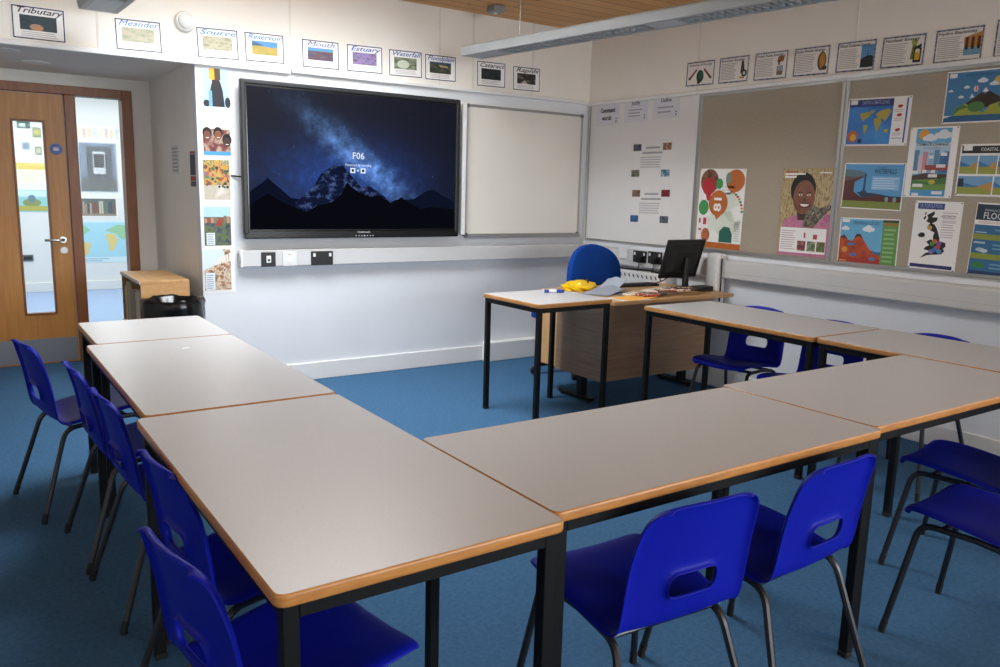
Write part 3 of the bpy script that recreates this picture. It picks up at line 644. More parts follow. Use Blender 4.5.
# lobby side wall
o = sheet('notice', 'small pale typed notice on the side wall of the door recess', 'notice', 'side', (6.19, 1.57, .2, .2, 0), mat=M('#D9D8D4', .7)); F = Flat(); F.lines(-.085, .085, -.09, .09, 7, M('#A8A8A2', .7), 1, .5, 3); F.build('print', o)
o = sheet('safety_label', 'narrow dark blue and red label at the edge of the door recess', 'label', 'side', (5.69, 1.5, .15, .235, 0), mat=M('#C9C6C2', .7)); F = Flat()
F.rect(-.07, .1, .07, .115, M('#B02A24', .6), 1); F.rect(-.07, -.04, .07, .096, M('#262B40', .6), 1); F.rect(-.07, -.078, .07, -.048, M('#A82A22', .6), 1); F.rect(-.07, -.115, .07, -.082, M('#3A4254', .6), 1); F.build('print', o)
# ================================================================== SHEETS: upper right wall
BRD = texmat('dotted_grey_border', [(.45, '#3A4660'), (.55, '#8A90A0')], noise=90, rough=.7, detail=1)
en = [('Sources of Energy', (-4.299, 2.304, 0.267, 0.172, -1.2), 'hands', 'with two arms reaching round a green globe'),
      ('Biomass Energy', (-3.989, 2.299, 0.26, 0.176, -1.1), 'stove', 'with a figure beside a stove, second from the corner'),
      ('Fossil Fuels Energy', (-3.674, 2.292, 0.266, 0.18, -1.3), 'coal', 'with an orange digger over a grey block'),
      ('Solar Power Energy', (-3.359, 2.286, 0.26, 0.176, -1.3), 'oval', 'with a yellow oval object'),
      ('Wind Turbines Energy', (-3.047, 2.28, 0.257, 0.178, -1.4), 'sky', 'with a blue sky skyline photo'),
      ('Nuclear Energy', (-2.747, 2.273, 0.26, 0.176, -1.7), 'barrel', 'with a yellow and black barrel'),
      ('Hydro Electricity', (-2.43, 2.269, 0.26, 0.178, -.9), 'dam', 'with an orange dam over blue water'),
      ('Geothermal Energy', (-2.109, 2.273, 0.26, 0.193, -.7), 'none', 'cut off by the right edge of the picture')]
for nm, q, pic, where in en:
    w, h = q[2], q[3]
    o = sheet('energy_sheet', 'grey-bordered energy sheet %s' % where, 'sheet', 'right', (q[0], q[1], w+.014, h+.014, q[4]), mat=M('#E4E0DA', .7), group='energy sheets on the upper right wall')
    F = Flat(); F.border(w, h, .009, BRD, 1)
    if pic != 'hands': F.lines(-w/2+.016, w*.12, -h/2+.02, h/2-.04, 11, M('#A39C98', .7), 1, .4, len(nm))
    F.build('print', o)
    text(nm, o, 0 if pic == 'hands' else -.01, h/2-.024, M('#2A3446', .6), h=.017, width=w*.8, bold=.015)
    P = Flat(); x = w*.3
    if pic == 'hands':
        P.ell(.0, -.02, .035, .045, M('#15402E', .6), 1); P.ell(.008, -.012, .02, .026, M('#1F5A48', .6), 1.4)
        for sx in (-1, 1): P.poly([(sx*.03, .025), (sx*.04, .035), (sx*.105, -.025), (sx*.095, -.04)], M('#6E3A28', .6), 1.6); P.ell(sx*.1, -.033, .012, .01, M('#4A231A', .6), 1.8, 10)
        P.ell(-.01, -.06, .016, .014, M('#1A2A22', .6), 1.8)
    if pic == 'stove': P.ell(x, .04, .012, .014, DK, 1.2); P.poly([(x-.012, .03), (x+.014, .03), (x+.02, -.02), (x-.016, -.03)], M('#4A2A24', .6), 1); P.ell(x+.018, -.03, .024, .024, M('#1E2A26', .6), 1.4); P.ell(x+.018, -.03, .012, .012, M('#C8C4BC', .6), 1.6); P.rect(x-.02, -.065, x+.02, -.052, M('#C88A2E', .6), 1.8)
    if pic == 'coal': P.poly([(x-.03, .02), (x-.02, .055), (x+.03, .06), (x+.02, .02)], M('#8A4A22', .6), 1); P.rect(x-.02, .0, x-.005, .03, M('#3A1E16', .6), 1.3); P.rect(x-.028, -.05, x+.022, -.005, M('#8C98A0', .6), 1.2); P.rect(x-.026, -.065, x+.02, -.04, M('#6A5636', .6), 1.5)
    if pic == 'oval': P.ell(x, -.005, .032, .058, M('#5A3A1E', .6), 1); P.ell(x+.004, -.002, .02, .05, M('#B07A2A', .6), 1.4); P.ell(x+.022, -.048, .018, .014, M('#3A3028', .6), 1.8)
    if pic == 'sky': P.rect(x-.042, -.07, x+.042, .06, M('#4F8AB8', .6), 1); P.poly([(x-.042, -.07), (x+.042, -.07), (x+.042, -.01), (x+.02, .0), (x-.01, -.005), (x-.042, -.02)], M('#1C2224', .7), 1.4); P.poly([(x-.001, -.005), (x+.006, -.005), (x+.003, .045)], M('#2A3034', .7), 1.6)
    if pic == 'barrel': P.poly([(x-.03, -.05), (x-.02, .05), (x+.0, .055), (x+.005, -.05)], M('#6E6A2A', .6), 1); P.ell(x-.012, .045, .018, .018, M('#9AA03A', .6), 1.6); P.poly([(x-.02, .01), (x+.03, .035), (x+.032, .015), (x+.0, .005)], M('#1A1A18', .6), 1.8); P.rect(x-.012, -.068, x+.034, .012, M('#1E1A14', .6), 1.4); P.rect(x-.004, -.055, x+.026, -.005, M('#C8A02A', .6), 1.7); P.ell(x+.011, -.003, .014, .01, M('#D8CFA8', .6), 1.9)
    if pic == 'dam':
        P.rect(x-.048, -.06, x+.042, -.02, M('#6F9AB0', .6), 1); P.poly([(x-.05, .035), (x+.045, .06), (x+.045, -.02), (x-.045, -.02)], M('#B0803A', .6), 1.2)
        for k in (-.032, 0, .032): P.rect(x+k-.009, -.022, x+k+.007, .035, M('#5A2618', .6), 1.5); P.rect(x+k-.007, -.03, x+k+.007, -.008, M('#15161C', .6), 1.8)
    if pic == 'none': P.rect(x-.04, -.05, x+.04, .04, photo('photo_steam', '#8A8A84', '#B8B4AC', '#5A5A50'), 1)
    P.build('picture', o)
# command words on the white panel
CWP = M('#DADAE0', .7)
def cmd(q, title, n, label, name='word_card'):
    o = sheet(name, label, 'sheet', 'right', q, mat=CWP, off=.0175, group='command word sheets on the white panel'); F = Flat(); w, h = q[2], q[3]
    F.lines(-w*.32, w*.3, -h*.3, h*.08, n, M('#A2A0B0', .7), 1, .35) if n else None
    F.rect(w*.36, -h*.38, w*.4, -h*.3, DK, 1); F.rect(w*.35, -h*.24, w*.41, -h*.2, DK, 1); F.build('print', o); return o
o = cmd((-5.284, 2.073, .28, .19, -.6), '', 0, 'word card reading Command words, nearest the room corner')
text('Command', o, 0, .028, M('#2A2A30', .7), h=.04, width=.18, bold=.02); text('words', o, -.01, -.035, M('#2A2A30', .7), h=.04, width=.12, bold=.02)
o = cmd((-4.947, 2.082, .27, .19, .1), '', 3, 'word card headed Justify, middle of the three at the panel top'); text('Justify', o, 0, .055, M('#55545E', .7), h=.032, width=.1, bold=.02)
o = cmd((-4.61, 2.085, .28, .18, .1), '', 2, 'word card headed Define, farthest from the room corner'); text('Define', o, 0, .05, M('#55545E', .7), h=.032, width=.11, bold=.02)
for q, t1, t2, cs, lb in (((-4.732, 1.68, .43, .27, .2), 'How to', 'use grids', (('#26303C', '#4A5A6A', '#10161E'), ('#5A4030', '#9A6A4A', '#D0C0B0'), ('#3A3A30', '#6A6A5A', '#8A8A78'), ('#20405A', '#4A7A9A', '#C0D0D8')), 'information sheet with four small photos, upper of two on the white panel'),
                          ((-4.718, 1.317, .43, .27, 1), 'Trench &', 'volcanoes', (('#6A4030', '#8A6A5A', '#3A2A24'), ('#1A1012', '#8A2430', '#2A1416'), ('#1A3A6A', '#3A6AA0', '#20304A'), ('#26323C', '#4A5A64', '#6A7A84')), 'information sheet with four small photos, lower of two on the white panel')):
    o = sheet('information_sheet', lb, 'sheet', 'right', q, mat=M('#E6E5E3', .7), off=.0175, group='information sheets on the white panel'); F = Flat()
    for k, (a, b_) in enumerate(((-.165, .105), (.165, .105), (-.175, -.1), (.16, -.1))):
        F.rect(a-.052, b_-.027, a+.04, b_+.027, photo('photo_thumb', *cs[k], scale=30), 1)
    F.lines(-.13, .14, -.06, .035, 5, M('#B4B2B2', .7), 1, .4, 5); F.build('print', o)
    [Flat().lines(*q_, 1, M('#A2A2A6', .7), 1, .5).build('heading', o) for q_ in ((-.075, .085, .085, .115), (-.11, .12, .045, .075))]
# ================================================================== POSTERS ON THE NOTICEBOARDS
def poster(q, label, mat=PAPER, group='posters pinned to the noticeboards'):
    o = sheet('poster', label, 'poster', 'right', q, mat=mat, off=BOFF, group=group)
    w, h = q[2], q[3]; p = Flat(); pm = M('#8A8F96', .4)
    for sx in (-1, 1):
        for sy in (-1, 1): p.ell(sx*(w/2-.008), sy*(h/2-.008), .004, .004, M('#3A4048', .4), 6, 8)
    p.build('pin', o); return o
def c_(h):
    v = [int(h[i:i+2], 16) for i in (1, 3, 5)]; g = .3*v[0]+.59*v[1]+.11*v[2]
    return M('#%02X%02X%02X' % tuple(int(x*.86+g*.14) for x in v), .5)
# circles poster
o = poster((-4.003, 1.322, .421, .575, -.6), 'white poster of orange, red and green circles on the noticeboard next to the monitor'); F = Flat()
F.rect(-.21, -.287, .21, -.245, c_('#C8641E'), 1); F.ell(.122, .203, .084, .08, c_('#C8641E'), 1, 28); F.rect(.05, .2875, .2105, .31, PAPER, 1.1) if 0 else None
F.ell(-.115, .195, .085, .09, photo('photo_face_warm', '#4A2A20', '#8A5A40', '#2A1C18'), 1); F.ell(-.12, .16, .062, .065, c_('#C8202E'), 1.5); F.poly([(-.15, .13), (-.09, .12), (-.1, .05), (-.13, .06)], c_('#C8202E'), 1.6)
F.ell(-.02, .18, .032, .038, c_('#2E9A4A'), 2); F.ell(.06, .22, .026, .042, c_('#7E8A7A'), 1.5); F.ell(-.02, .04, .088, .092, c_('#C8641E'), 2.2, 28); F.poly([(-.05, -.04), (.02, -.04), (-.025, -.08)], c_('#C8641E'), 2.3)
F.ell(-.155, .005, .048, .056, c_('#3E9A4E'), 1.4); F.ell(.06, -.04, .14, .16, c_('#DDE6D6'), 1, 32); F.poly([(.1, .0), (.19, .04), (.2, -.06), (.12, -.09)], c_('#EFF0EA'), 1.6); F.poly([(-.12, -.06), (-.09, -.17), (.03, -.12), (0, -.05)], c_('#E2EADC'), 1.5)
for i in range(12): F.rect(.02+.007*i, -.02-.006*i, .11+.003*i, -.017-.006*i, c_('#B6CBB0'), 1.7+i*.01)
for i in range(9): a = R(75-9*i); F.ell(.06+.14*math.cos(a), -.02+.15*math.sin(a), .012, .008, c_(['#C8303A', '#D8A02A', '#3A8A5A'][i % 3]), 2)
F.poly([(.01, -.24), (.01, -.16), (.05, -.125), (.1, -.13), (.13, -.18), (.13, -.24)], c_('#1F6A58'), 1.5); F.rect(-.19, -.11, -.175, -.075, c_('#B0303A'), 1); F.rect(-.15, -.12, -.12, -.07, c_('#C8384A'), 1); F.rect(-.19, -.165, -.165, -.15, c_('#B0303A'), 1)
F.ell(-.12, -.195, .04, .05, photo('photo_small_oval', '#5A4A3A', '#C86A3A', '#3A4A3A'), 1.3); F.lines(.14, .2, -.23, -.08, 9, c_('#C0D4BA'), 1); F.lines(-.06, .12, .1, .17, 3, c_('#D8D8DA'), 1)
F.build('print', o); tx = text('81', o, 0, 0, PAPER, h=.07, width=.1, bold=.03, n=0); tx.matrix_local = Matrix.Translation((-.02, .04, .0026)) @ Matrix.Rotation(R(90), 4, 'Z')
# child photo poster
o = poster((-3.281, 1.32, .403, .573, .2), 'photo poster of a smiling child in a pink top in front of straw', M('#A08A68', .5)); F = Flat()
F.rect(-.2, -.285, .2, .285, photo('photo_straw', '#6A5638', '#A08A62', '#C4B084', '#7A6440', scale=26, sq=(3, 1, 1)), 1)
F.poly([(-.2, -.285), (.2, -.285), (.2, -.02), (.15, .0), (.1, -.06), (-.02, -.03), (-.1, -.02), (-.17, -.06)], photo('photo_pink_top', '#B0688A', '#C67E9C', '#9A5878', scale=18), 1.5)
F.ell(-.035, .15, .095, .11, c_('#1A1412'), 2, 28); F.poly([(-.07, .02), (.01, .02), (.02, -.05), (-.06, -.05)], c_('#4A2C20'), 2.2); F.ell(-.025, .1, .082, .11, photo('photo_face', '#6A4029', '#865640', '#5A3424', scale=9), 2.5, 28)
for sx in (-1, 1): F.ell(-.02+sx*.032, .115, .014, .007, c_('#E6DCD2'), 3, 12); F.ell(-.02+sx*.032, .115, .006, .006, c_('#120C0A'), 3.3, 10); F.rect(-.02+sx*.032-.018, .13, -.02+sx*.032+.018, .134, c_('#1A100C'), 3)
F.ell(-.018, .085, .016, .014, c_('#6E402C'), 3, 12); F.ell(-.016, .048, .044, .02, c_('#6A3028'), 3, 18); F.poly([(-.052, .056), (-.04, .044), (-.016, .038), (.008, .044), (.02, .056)], c_('#EDE4DA'), 3.3)
F.poly([(.0, .0), (.05, .05), (.1, .03), (.17, .06), (.19, .04), (.1, -.05), (.06, -.1), (-.02, -.09)], photo('photo_bird', '#1E1C1A', '#8A8070', '#2E2A26', '#C8BCA6', scale=30), 2.6)
F.rect(-.185, -.265, .165, -.1, PAPER, 4); F.lines(-.175, -.06, -.25, -.115, 9, c_('#C8A8AA'), 4.3, .35); 
for a, cc in ((-.045, ('#2A3A5A', '#8A3A3A', '#C8B8A8')), (.03, ('#3A5A3A', '#7A8A6A', '#B8A890')), (.1, ('#7A4A2A', '#4A6A3A', '#A88A6A'))): F.rect(a, -.25, a+.062, -.185, photo('photo_strip', *cc, scale=34), 4.3)
F.rect(.0, -.165, .012, -.13, c_('#B83A4A'), 4.3); F.rect(.07, -.17, .1, -.14, c_('#B83A4A'), 4.3)
F.rect(-.18, .262, -.09, .268, c_('#B0303A'), 4); F.build('print', o)
[Flat().lines(*q_, 1, PAPER, 7, .7).build('heading', o) for q_ in ((-.18, -.02, .243, .258), (-.18, -.09, .224, .239), (.08, .17, .252, .262))]
# climate map
o = poster((-2.849, 1.878, .401, .283, -1.3), 'blue world map poster with yellow continents, top left of the crowded noticeboard'); F = Flat()
F.rect(-.192, -.132, .092, .132, texmat('map_sea', [(.3, '#1E62B4'), (.7, '#3F8FD4')], noise=5, rough=.5), 1); F.rect(-.192, .09, .092, .132, c_('#20347E'), 1.4); F.rect(-.185, .105, -.14, .13, PAPER, 2); F.rect(.172, -.125, .182, .132, c_('#3A5AB0'), 1)
Yc = c_('#B6A636')
for pts in ([(-.115, .05), (-.06, .06), (-.045, .05), (-.06, .025), (-.085, .015), (-.085, 0), (-.1, .015), (-.11, .03)], [(-.05, .065), (-.02, .07), (-.03, .05), (-.045, .045)], [(-.085, -.015), (-.055, -.02), (-.065, -.05), (-.075, -.075), (-.085, -.045)],
            [(-.02, .02), (.02, .025), (.03, .0), (.015, -.04), (.005, -.065), (-.008, -.03), (-.022, .0)], [(-.015, .045), (.02, .065), (.07, .075), (.085, .06), (.07, .03), (.05, .0), (.03, .02), (.0, .025)], [(.05, -.045), (.075, -.045), (.075, -.065), (.05, -.065)]): F.poly(pts, Yc, 2)
F.ell(-.15, -.085, .035, .035, c_('#C8602E'), 2); F.ell(-.146, -.092, .02, .02, c_('#E0B040'), 2.4); F.ell(-.1, -.112, .014, .014, c_('#1A2A4A'), 2)
for v in (.085, .035, -.05): F.ell(.135, v, .016, .009, c_('#B83030'), 2, 12, .15); F.lines(.105, .165, v-.035, v-.015, 2, c_('#C8C0C0'), 1)
F.rect(.098, -.1, .17, -.097, c_('#3A5AB0'), 1); F.build('print', o); text("EARTH'S CLIMATE ZONES", o, -.02, .112, c_('#9FB4D8'), h=.022, width=.17, bold=.01)
# waterfall
o = poster((-2.836, 1.495, .394, .278, -1.1), 'blue and brown waterfall diagram poster, left column below the world map'); F = Flat()
F.rect(-.19, -.132, .19, .132, c_('#4F9ED8'), 1); F.rect(-.19, -.132, .19, -.085, c_('#7E8A34'), 2); F.poly([(-.19, .085), (-.1, .085), (-.04, .065), (-.12, .025), (-.12, -.09), (-.19, -.09)], c_('#5E2A26'), 1.5); F.poly([(-.19, .1), (-.1, .095), (-.05, .08), (-.05, .06), (-.12, .055), (-.19, .06)], c_('#5A7A8A'), 2); F.poly([(-.19, .085), (-.12, .075), (-.08, .06), (-.12, .04), (-.19, .03)], c_('#6A5450'), 1.8)
F.poly([(-.056, .075), (-.046, .075), (-.046, -.02), (-.03, -.04), (-.08, -.04), (-.06, -.02)], c_('#1E4A72'), 2.2); F.poly([(-.19, -.09), (-.19, -.055), (-.12, -.035), (-.06, -.07), (0, -.06), (.03, -.045), (.08, -.065), (.19, -.07), (.19, -.09)], c_('#5E2420'), 2.1); F.poly([(-.1, -.035), (.0, -.04), (.05, -.045), (.12, -.055), (.19, -.055), (.19, -.07), (.08, -.065), (.03, -.05), (0, -.062), (-.06, -.07)], c_('#1F3A5A'), 2.3)
for u in (.1, .15): F.ell(u, -.075, .012, .016, c_('#8A9AA0'), 2.6, 10)
F.rect(-.005, -.02, .17, .06, c_('#7EB8E4'), 2); F.lines(.0, .165, -.015, .055, 5, c_('#BCD8EC'), 2.4, .4); F.build('print', o); text('WATERFALLS', o, .075, .088, c_('#1E3A5E'), h=.03, width=.14, bold=.01); text('Features of', o, .05, .112, c_('#1E3A5E'), h=.01, width=.05, name='small_lettering')
# volcano
o = poster((-2.829, 1.16, .39, .284, .5), 'red volcano cross-section poster with a green side column, lowest in the left column'); F = Flat()
F.rect(-.188, -.135, .09, .135, c_('#5FB0DC'), 1); F.rect(.09, -.135, .188, .135, c_('#5E9A46'), 1); F.rect(.098, .1, .178, .116, c_('#A8782E'), 2); F.rect(.09, .12, .188, .135, c_('#4A3A24'), 1.6)
F.poly([(-.188, .02), (-.165, .035), (-.155, .035), (-.13, .005), (-.1, .0), (-.075, .045), (-.05, .045), (-.02, -.0), (.02, -.05), (.055, -.075), (.09, -.08), (.09, -.135), (-.188, -.135)], texmat('volcano_rock', [(.35, '#9A3A20'), (.65, '#C8542A')], noise=14, rough=.5), 2)
F.poly([(-.188, .02), (-.165, .035), (-.155, .035), (-.14, .015), (-.165, .01)], c_('#5A3A2E'), 2.3); F.poly([(-.09, .018), (-.075, .045), (-.05, .045), (-.03, .015), (-.06, .03)], c_('#4A3028'), 2.3); F.poly([(.02, -.05), (.055, -.06), (.09, -.06), (.09, -.08), (.055, -.075)], c_('#2A6AA0'), 2.3); F.rect(-.188, -.135, .09, -.105, c_('#B02E22'), 2.4)
for u, v in ((-.11, -.02), (-.09, -.085), (.04, -.105)): F.ell(u, v, .024, .011, c_('#4A7AB8'), 3, 14)
F.ell(-.15, -.055, .02, .018, c_('#D8902E'), 2.6); F.cloud(-.155, .075, .016, c_('#D8E4EC'), 2); F.cloud(0, .075, .024, c_('#E0E6EC'), 2); F.rect(-.18, .115, -.13, .132, PAPER, 2); F.lines(.1, .178, -.125, .09, 8, c_('#8CBE74'), 1.6, .4); F.rect(-.18, -.128, -.13, -.118, c_('#E08A3A'), 2.8)
F.build('print', o); text('THE ROCK CYCLE', o, -.02, .112, c_('#2A6A9A'), h=.018, width=.17, bold=.01)
# climate change
o = poster((-2.496, 1.633, .277, .396, -.5), 'upright climate change poster with an orange sun over a city, wide white margins'); F = Flat()
F.rect(-.1, -.19, .1, .19, c_('#58AEE0'), 1); F.rect(-.1, .085, .1, .11, c_('#BFD8E8'), 1.2); F.ell(-.055, .155, .03, .03, c_('#E8A02E'), 1.6); F.cloud(-.02, .135, .025, c_('#DDE2EA'), 2); F.cloud(.055, .15, .03, c_('#DDE2EA'), 2.4)
F.rect(-.1, -.05, .1, .085, c_('#A8CBE4'), 1.3)
for i, (u, hh, cc) in enumerate(((-.085, .06, '#4A86B8'), (-.06, .03, '#D8C0C8'), (-.035, .05, '#C88A9A'), (0, .045, '#8FB4D0'), (.03, .06, '#5A90BC'), (.06, .04, '#3A7AB0'), (.085, .05, '#3A70A8'))): F.rect(u-.014, -.06, u+.014, .01+hh, c_(cc), 1.6+i*.02)
F.rect(-.03, -.045, .1, -.015, c_('#A8443A'), 2); F.poly([(-.1, -.075), (-.02, -.06), (.1, -.065), (.1, -.09), (-.1, -.1)], c_('#4A3A2A'), 2.1); F.rect(-.1, -.155, .1, -.085, c_('#6E9A3A'), 2); F.poly([(-.1, -.1), (.0, -.11), (.1, -.08), (.1, -.12), (-.1, -.13)], c_('#3F7A34'), 2.3); F.ell(.02, -.11, .02, .012, c_('#C8B03A'), 2.6)
F.rect(-.1, -.19, .1, -.155, c_('#3F9AD4'), 2.4)
for u, v, a in ((-.085, -.055, .018), (-.03, -.05, .012), (.02, -.052, .012), (.06, -.02, .026), (.02, -.075, .026), (-.06, -.13, .03), (.055, -.17, .03), (-.07, -.182, .02), (.0, .03, .014), (.07, .045, .018)): F.rect(u-a, v-.009, u+a, v+.009, c_('#E4E4E6'), 3)
F.build('print', o); text('CLIMATE CHANGE', o, 0, .1, c_('#3A5A78'), h=.018, width=.18, bold=.015); text('Causes and effects', o, 0, .082, c_('#6A86A0'), h=.009, width=.1, name='small_lettering')
# coastal
o = poster((-2.15, 1.587, .378, .281, -.7), 'coastal landforms poster of small beach panels under a black heading, at the right edge'); F = Flat()
F.rect(-.18, .09, .185, .13, c_('#23242A'), 1); F.rect(-.172, .105, -.125, .132, PAPER, 1.6)
for r_, v0, v1 in ((0, -.02, .078), (1, -.13, -.032)):
    k = [(-.182, -.09), (-.083, .01), (.017, .1), (.108, .184)] if r_ == 0 else [(-.182, .0), (.008, .09), (.098, .184)]
    for i, (a, b_) in enumerate(k):
        F.rect(a, v0, b_, v1, c_('#6FA8D4'), 1); m_ = (v0+v1)/2-.01; F.rect(a, v0, b_, m_, c_('#9AA23A'), 1.3); F.poly([(a, m_+.03), (a, m_), (b_, m_), (b_-.02, m_+.005), (a+(b_-a)*.5, m_+.008)], c_('#2F7ABF'), 1.5); F.poly([(a+(b_-a)*.55, m_), (b_, m_+.03), (b_, m_-.02)], c_('#C8923A'), 1.7)
F.rect(-.18, -.09, -.15, -.045, c_('#2A3440'), 2.2); F.build('print', o); text('COASTAL PROCESSES', o, .02, .11, c_('#D8D8D8'), h=.018, width=.2, bold=.015)
# landscape
o = poster((-2.264, 1.982, .39, .279, -.5), 'blue landscape poster with hot-air balloon, clouds and green hills, top right of the noticeboard'); F = Flat()
F.rect(-.188, -.132, .188, .132, c_('#3A84B8'), 1); F.rect(-.188, -.132, .188, -.098, c_('#1F5E8E'), 3.4); F.poly([(-.188, -.11), (-.15, -.1), (-.14, -.098), (-.188, -.098)], c_('#DCE4EA'), 3.6)
F.poly([(-.1, -.06), (-.07, -.03), (-.04, -.01), (.0, .02), (.02, .01), (.04, .025), (.08, .0), (.12, -.02), (.14, -.06)], c_('#3A2622'), 1.6); F.poly([(.005, .024), (.02, .045), (.035, .024), (.02, .018)], c_('#E8DCD8'), 2); F.poly([(-.06, -.01), (-.05, .015), (-.035, -.004)], c_('#DCE4E8'), 1.9)
F.poly([(-.14, -.098), (-.12, -.05), (-.08, -.035), (-.03, -.06), (.02, -.09), (.05, -.05), (.1, -.035), (.188, -.05), (.188, -.098)], c_('#9AA42E'), 2.2); F.ell(-.02, -.055, .045, .028, c_('#3F7E3A'), 2.4); F.poly([(-.14, -.098), (-.125, -.055), (-.09, -.04), (-.06, -.055), (-.11, -.07)], c_('#3F7E3A'), 2.5); F.ell(.14, -.05, .05, .022, c_('#4A8A3E'), 2.4)
F.ell(-.03, .04, .013, .017, c_('#D8DCE0'), 3); F.rect(-.033, .026, -.027, .056, c_('#C8404A'), 3.2); F.rect(-.022, .03, -.019, .052, c_('#C8404A'), 3.2); F.rect(-.034, .016, -.026, .022, c_('#2A3A8A'), 3.2)
for u, v, r_ in ((-.165, .035, .008), (-.08, .05, .01), (-.105, .0, .009), (.0, .08, .016), (.06, .06, .014)): F.cloud(u, v, r_, c_('#D8E2EA'), 2.8)
F.ell(.085, .075, .026, .026, c_('#D8A23A'), 2.6); F.rect(-.18, .105, -.14, .128, PAPER, 2); F.build('print', o); text('PHYSICAL GEOGRAPHY OF LANDSCAPES', o, .04, .112, c_('#225A86'), h=.014, width=.27)
# map of Britain
o = poster((-2.423, 1.219, .272, .393, -.8), 'white poster with a black map of Britain, right of the volcano poster'); F = Flat()
F.rect(-.118, .15, .035, .184, c_('#2F4A8C'), 1); F.rect(-.125, -.185, .118, -.165, c_('#2E2E6E'), 1); K = c_('#191A1E')
F.poly([(-.06, .115), (-.045, .125), (-.02, .14), (-.015, .125), (-.03, .105), (.005, .105), (.0, .085), (-.025, .07), (-.01, .065), (.008, .04), (.02, .01), (.028, -.01), (.03, -.03), (.045, -.03), (.065, -.035), (.068, -.055), (.055, -.07), (.065, -.08), (.05, -.1), (.02, -.105), (-.005, -.108), (-.03, -.112), (-.055, -.125), (-.07, -.13), (-.055, -.115), (-.04, -.1), (-.005, -.09), (-.03, -.085), (-.055, -.08), (-.045, -.065), (-.025, -.055), (-.045, -.035), (-.02, -.02), (-.005, -.03), (-.01, -.005), (-.005, .02), (-.03, .03), (-.05, .05), (-.035, .07), (-.06, .08), (-.05, .1)], K, 1)
F.poly([(-.1, .0), (-.085, .015), (-.065, .015), (-.055, .0), (-.065, -.012), (-.09, -.012)], K, 1.2); F.ell(-.07, .1, .006, .012, K, 1.2, 8, -.4); F.ell(-.068, .125, .004, .01, K, 1.2, 8, -.4); F.ell(-.01, .152, .003, .006, K, 1.2, 8)
for u, v, cc in ((-.035, .045, '#C89A4A'), (.005, -.03, '#C8642E'), (-.01, -.045, '#3A9A4A'), (.03, -.04, '#8A4A9A'), (.025, -.06, '#C83A4A'), (.005, -.08, '#3A6AC8'), (.035, -.085, '#4A8AD0'), (.015, -.07, '#3A7AC0'), (-.01, -.09, '#8A6AC0')): F.ell(u, v, .015, .013, c_(cc), 2+u, 10)
F.lines(.03, .115, .08, .14, 4, c_('#C0C0C6'), 1, .35); F.lines(.03, .11, -.01, .085, 7, c_('#C9B8C4'), 1.2, .35); F.build('print', o); text('UK POPULATION', o, -.042, .167, c_('#8FA6DC'), h=.022, width=.13, bold=.01); text('KEY FACTS', o, .065, .112, c_('#5A5A62'), h=.012, width=.08, bold=.01, name='small_lettering')
# flood
o = poster((-2.086, 1.213, .265, .397, -1.9), 'teal and green flood poster cut by the right edge of the picture'); F = Flat()
F.rect(-.128, .105, .128, .19, c_('#1C3A4E'), 1); F.rect(-.128, -.19, .128, .08, c_('#2A6E9E'), 1); 
for v0, v1 in ((.0, .03), (-.105, -.075)): F.rect(-.128, v0, .128, v1, c_('#8E9A30'), 1.4)
F.rect(-.128, -.19, .128, -.17, c_('#1F3A6E'), 1.4); F.ell(-.08, -.14, .035, .016, c_('#2E8A3A'), 1.6); F.ell(-.08, -.055, .025, .011, c_('#A8C0CC'), 1.6); F.ell(-.06, -.06, .02, .01, c_('#C4D4DA'), 1.8)
for v in (.055, -.025, -.045, -.13, -.15): F.rect(-.02, v-.004, .12, v+.004, c_('#6AA2C8'), 1.6)
F.rect(-.12, .036, -.06, .042, c_('#A8C8DC'), 1.7); F.rect(-.12, -.022, -.06, -.012, c_('#A8C8DC'), 1.7); F.lines(-.11, .1, .085, .1, 2, c_('#D0B0A8'), 1); F.build('print', o)
text('FLOODING', o, .012, .128, c_('#D8E0E4'), h=.036, width=.2, bold=.01); text('MANAGING RIVER', o, .0, .158, c_('#B8C8D0'), h=.014, width=.17, name='small_lettering')

# ================================================================== CEILING AND LIGHT FITTINGS
def light_fitting(label, x, yend, rz):
    t = thing('linear_light', label, 'light fitting', (x, yend, 2.36), rz, 'suspended linear light fittings'); Lh = 4.6
    MB().loft([[(-.1, y, .0), (-.112, y, .05), (-.09, y, .066), (.09, y, .066), (.112, y, .05), (.1, y, .0), (.07, y, .0), (.065, y, .035), (-.065, y, .035), (-.07, y, .0)] for y in (-Lh, -.001)]).build('housing', M('#A6A8A8', .45, metal=.1), t)
    MB().loft([[(-.1, y, -.001), (-.113, y, .05), (-.09, y, .067), (.09, y, .067), (.113, y, .05), (.1, y, -.001)] for y in (-.001, .012)]).build('end_cap', M('#B4B6B7', .4), t)
    g = MB()
    for k in range(3):
        y0 = -.35-k*1.5
        for i in range(29): y = y0-i*.045; g.box(-.064, y-.002, .003, .064, y+.002, .03)
        g.box(-.004, y0-1.28, .003, .004, y0+.0, .03)
    g.build('louvre', M('#D8D8D6', .25, metal=.5), t)
    for k in range(4):
        y1 = -.012 if k == 0 else -.35-(k-1)*1.5-1.28; y0 = -.33-k*1.5 if k < 3 else -Lh; box(-.07, max(y0, -Lh), .001, .07, y1, .006).build('blank_panel', M('#B9BBBC', .45), t)
    for k in range(3): MB().tube([(0, -.37-k*1.5, .024), (0, -1.6-k*1.5, .024)], .008, 8).build('lamp_tube', M('#F2F2EE', .4), t, True)
    for y in (-.5, -3.9): MB().tube([(0, y, .066), (0, y, CZ-2.363)], .0025, 6).build('suspension_wire', ALU, t)
    return t
light_fitting('long grey louvred light hanging below the pine ceiling near the right wall', 3.24, 5.16, R(6.5))
light_fitting('long grey light whose end shows at the top edge above the door recess', .8, 5.3, R(2))
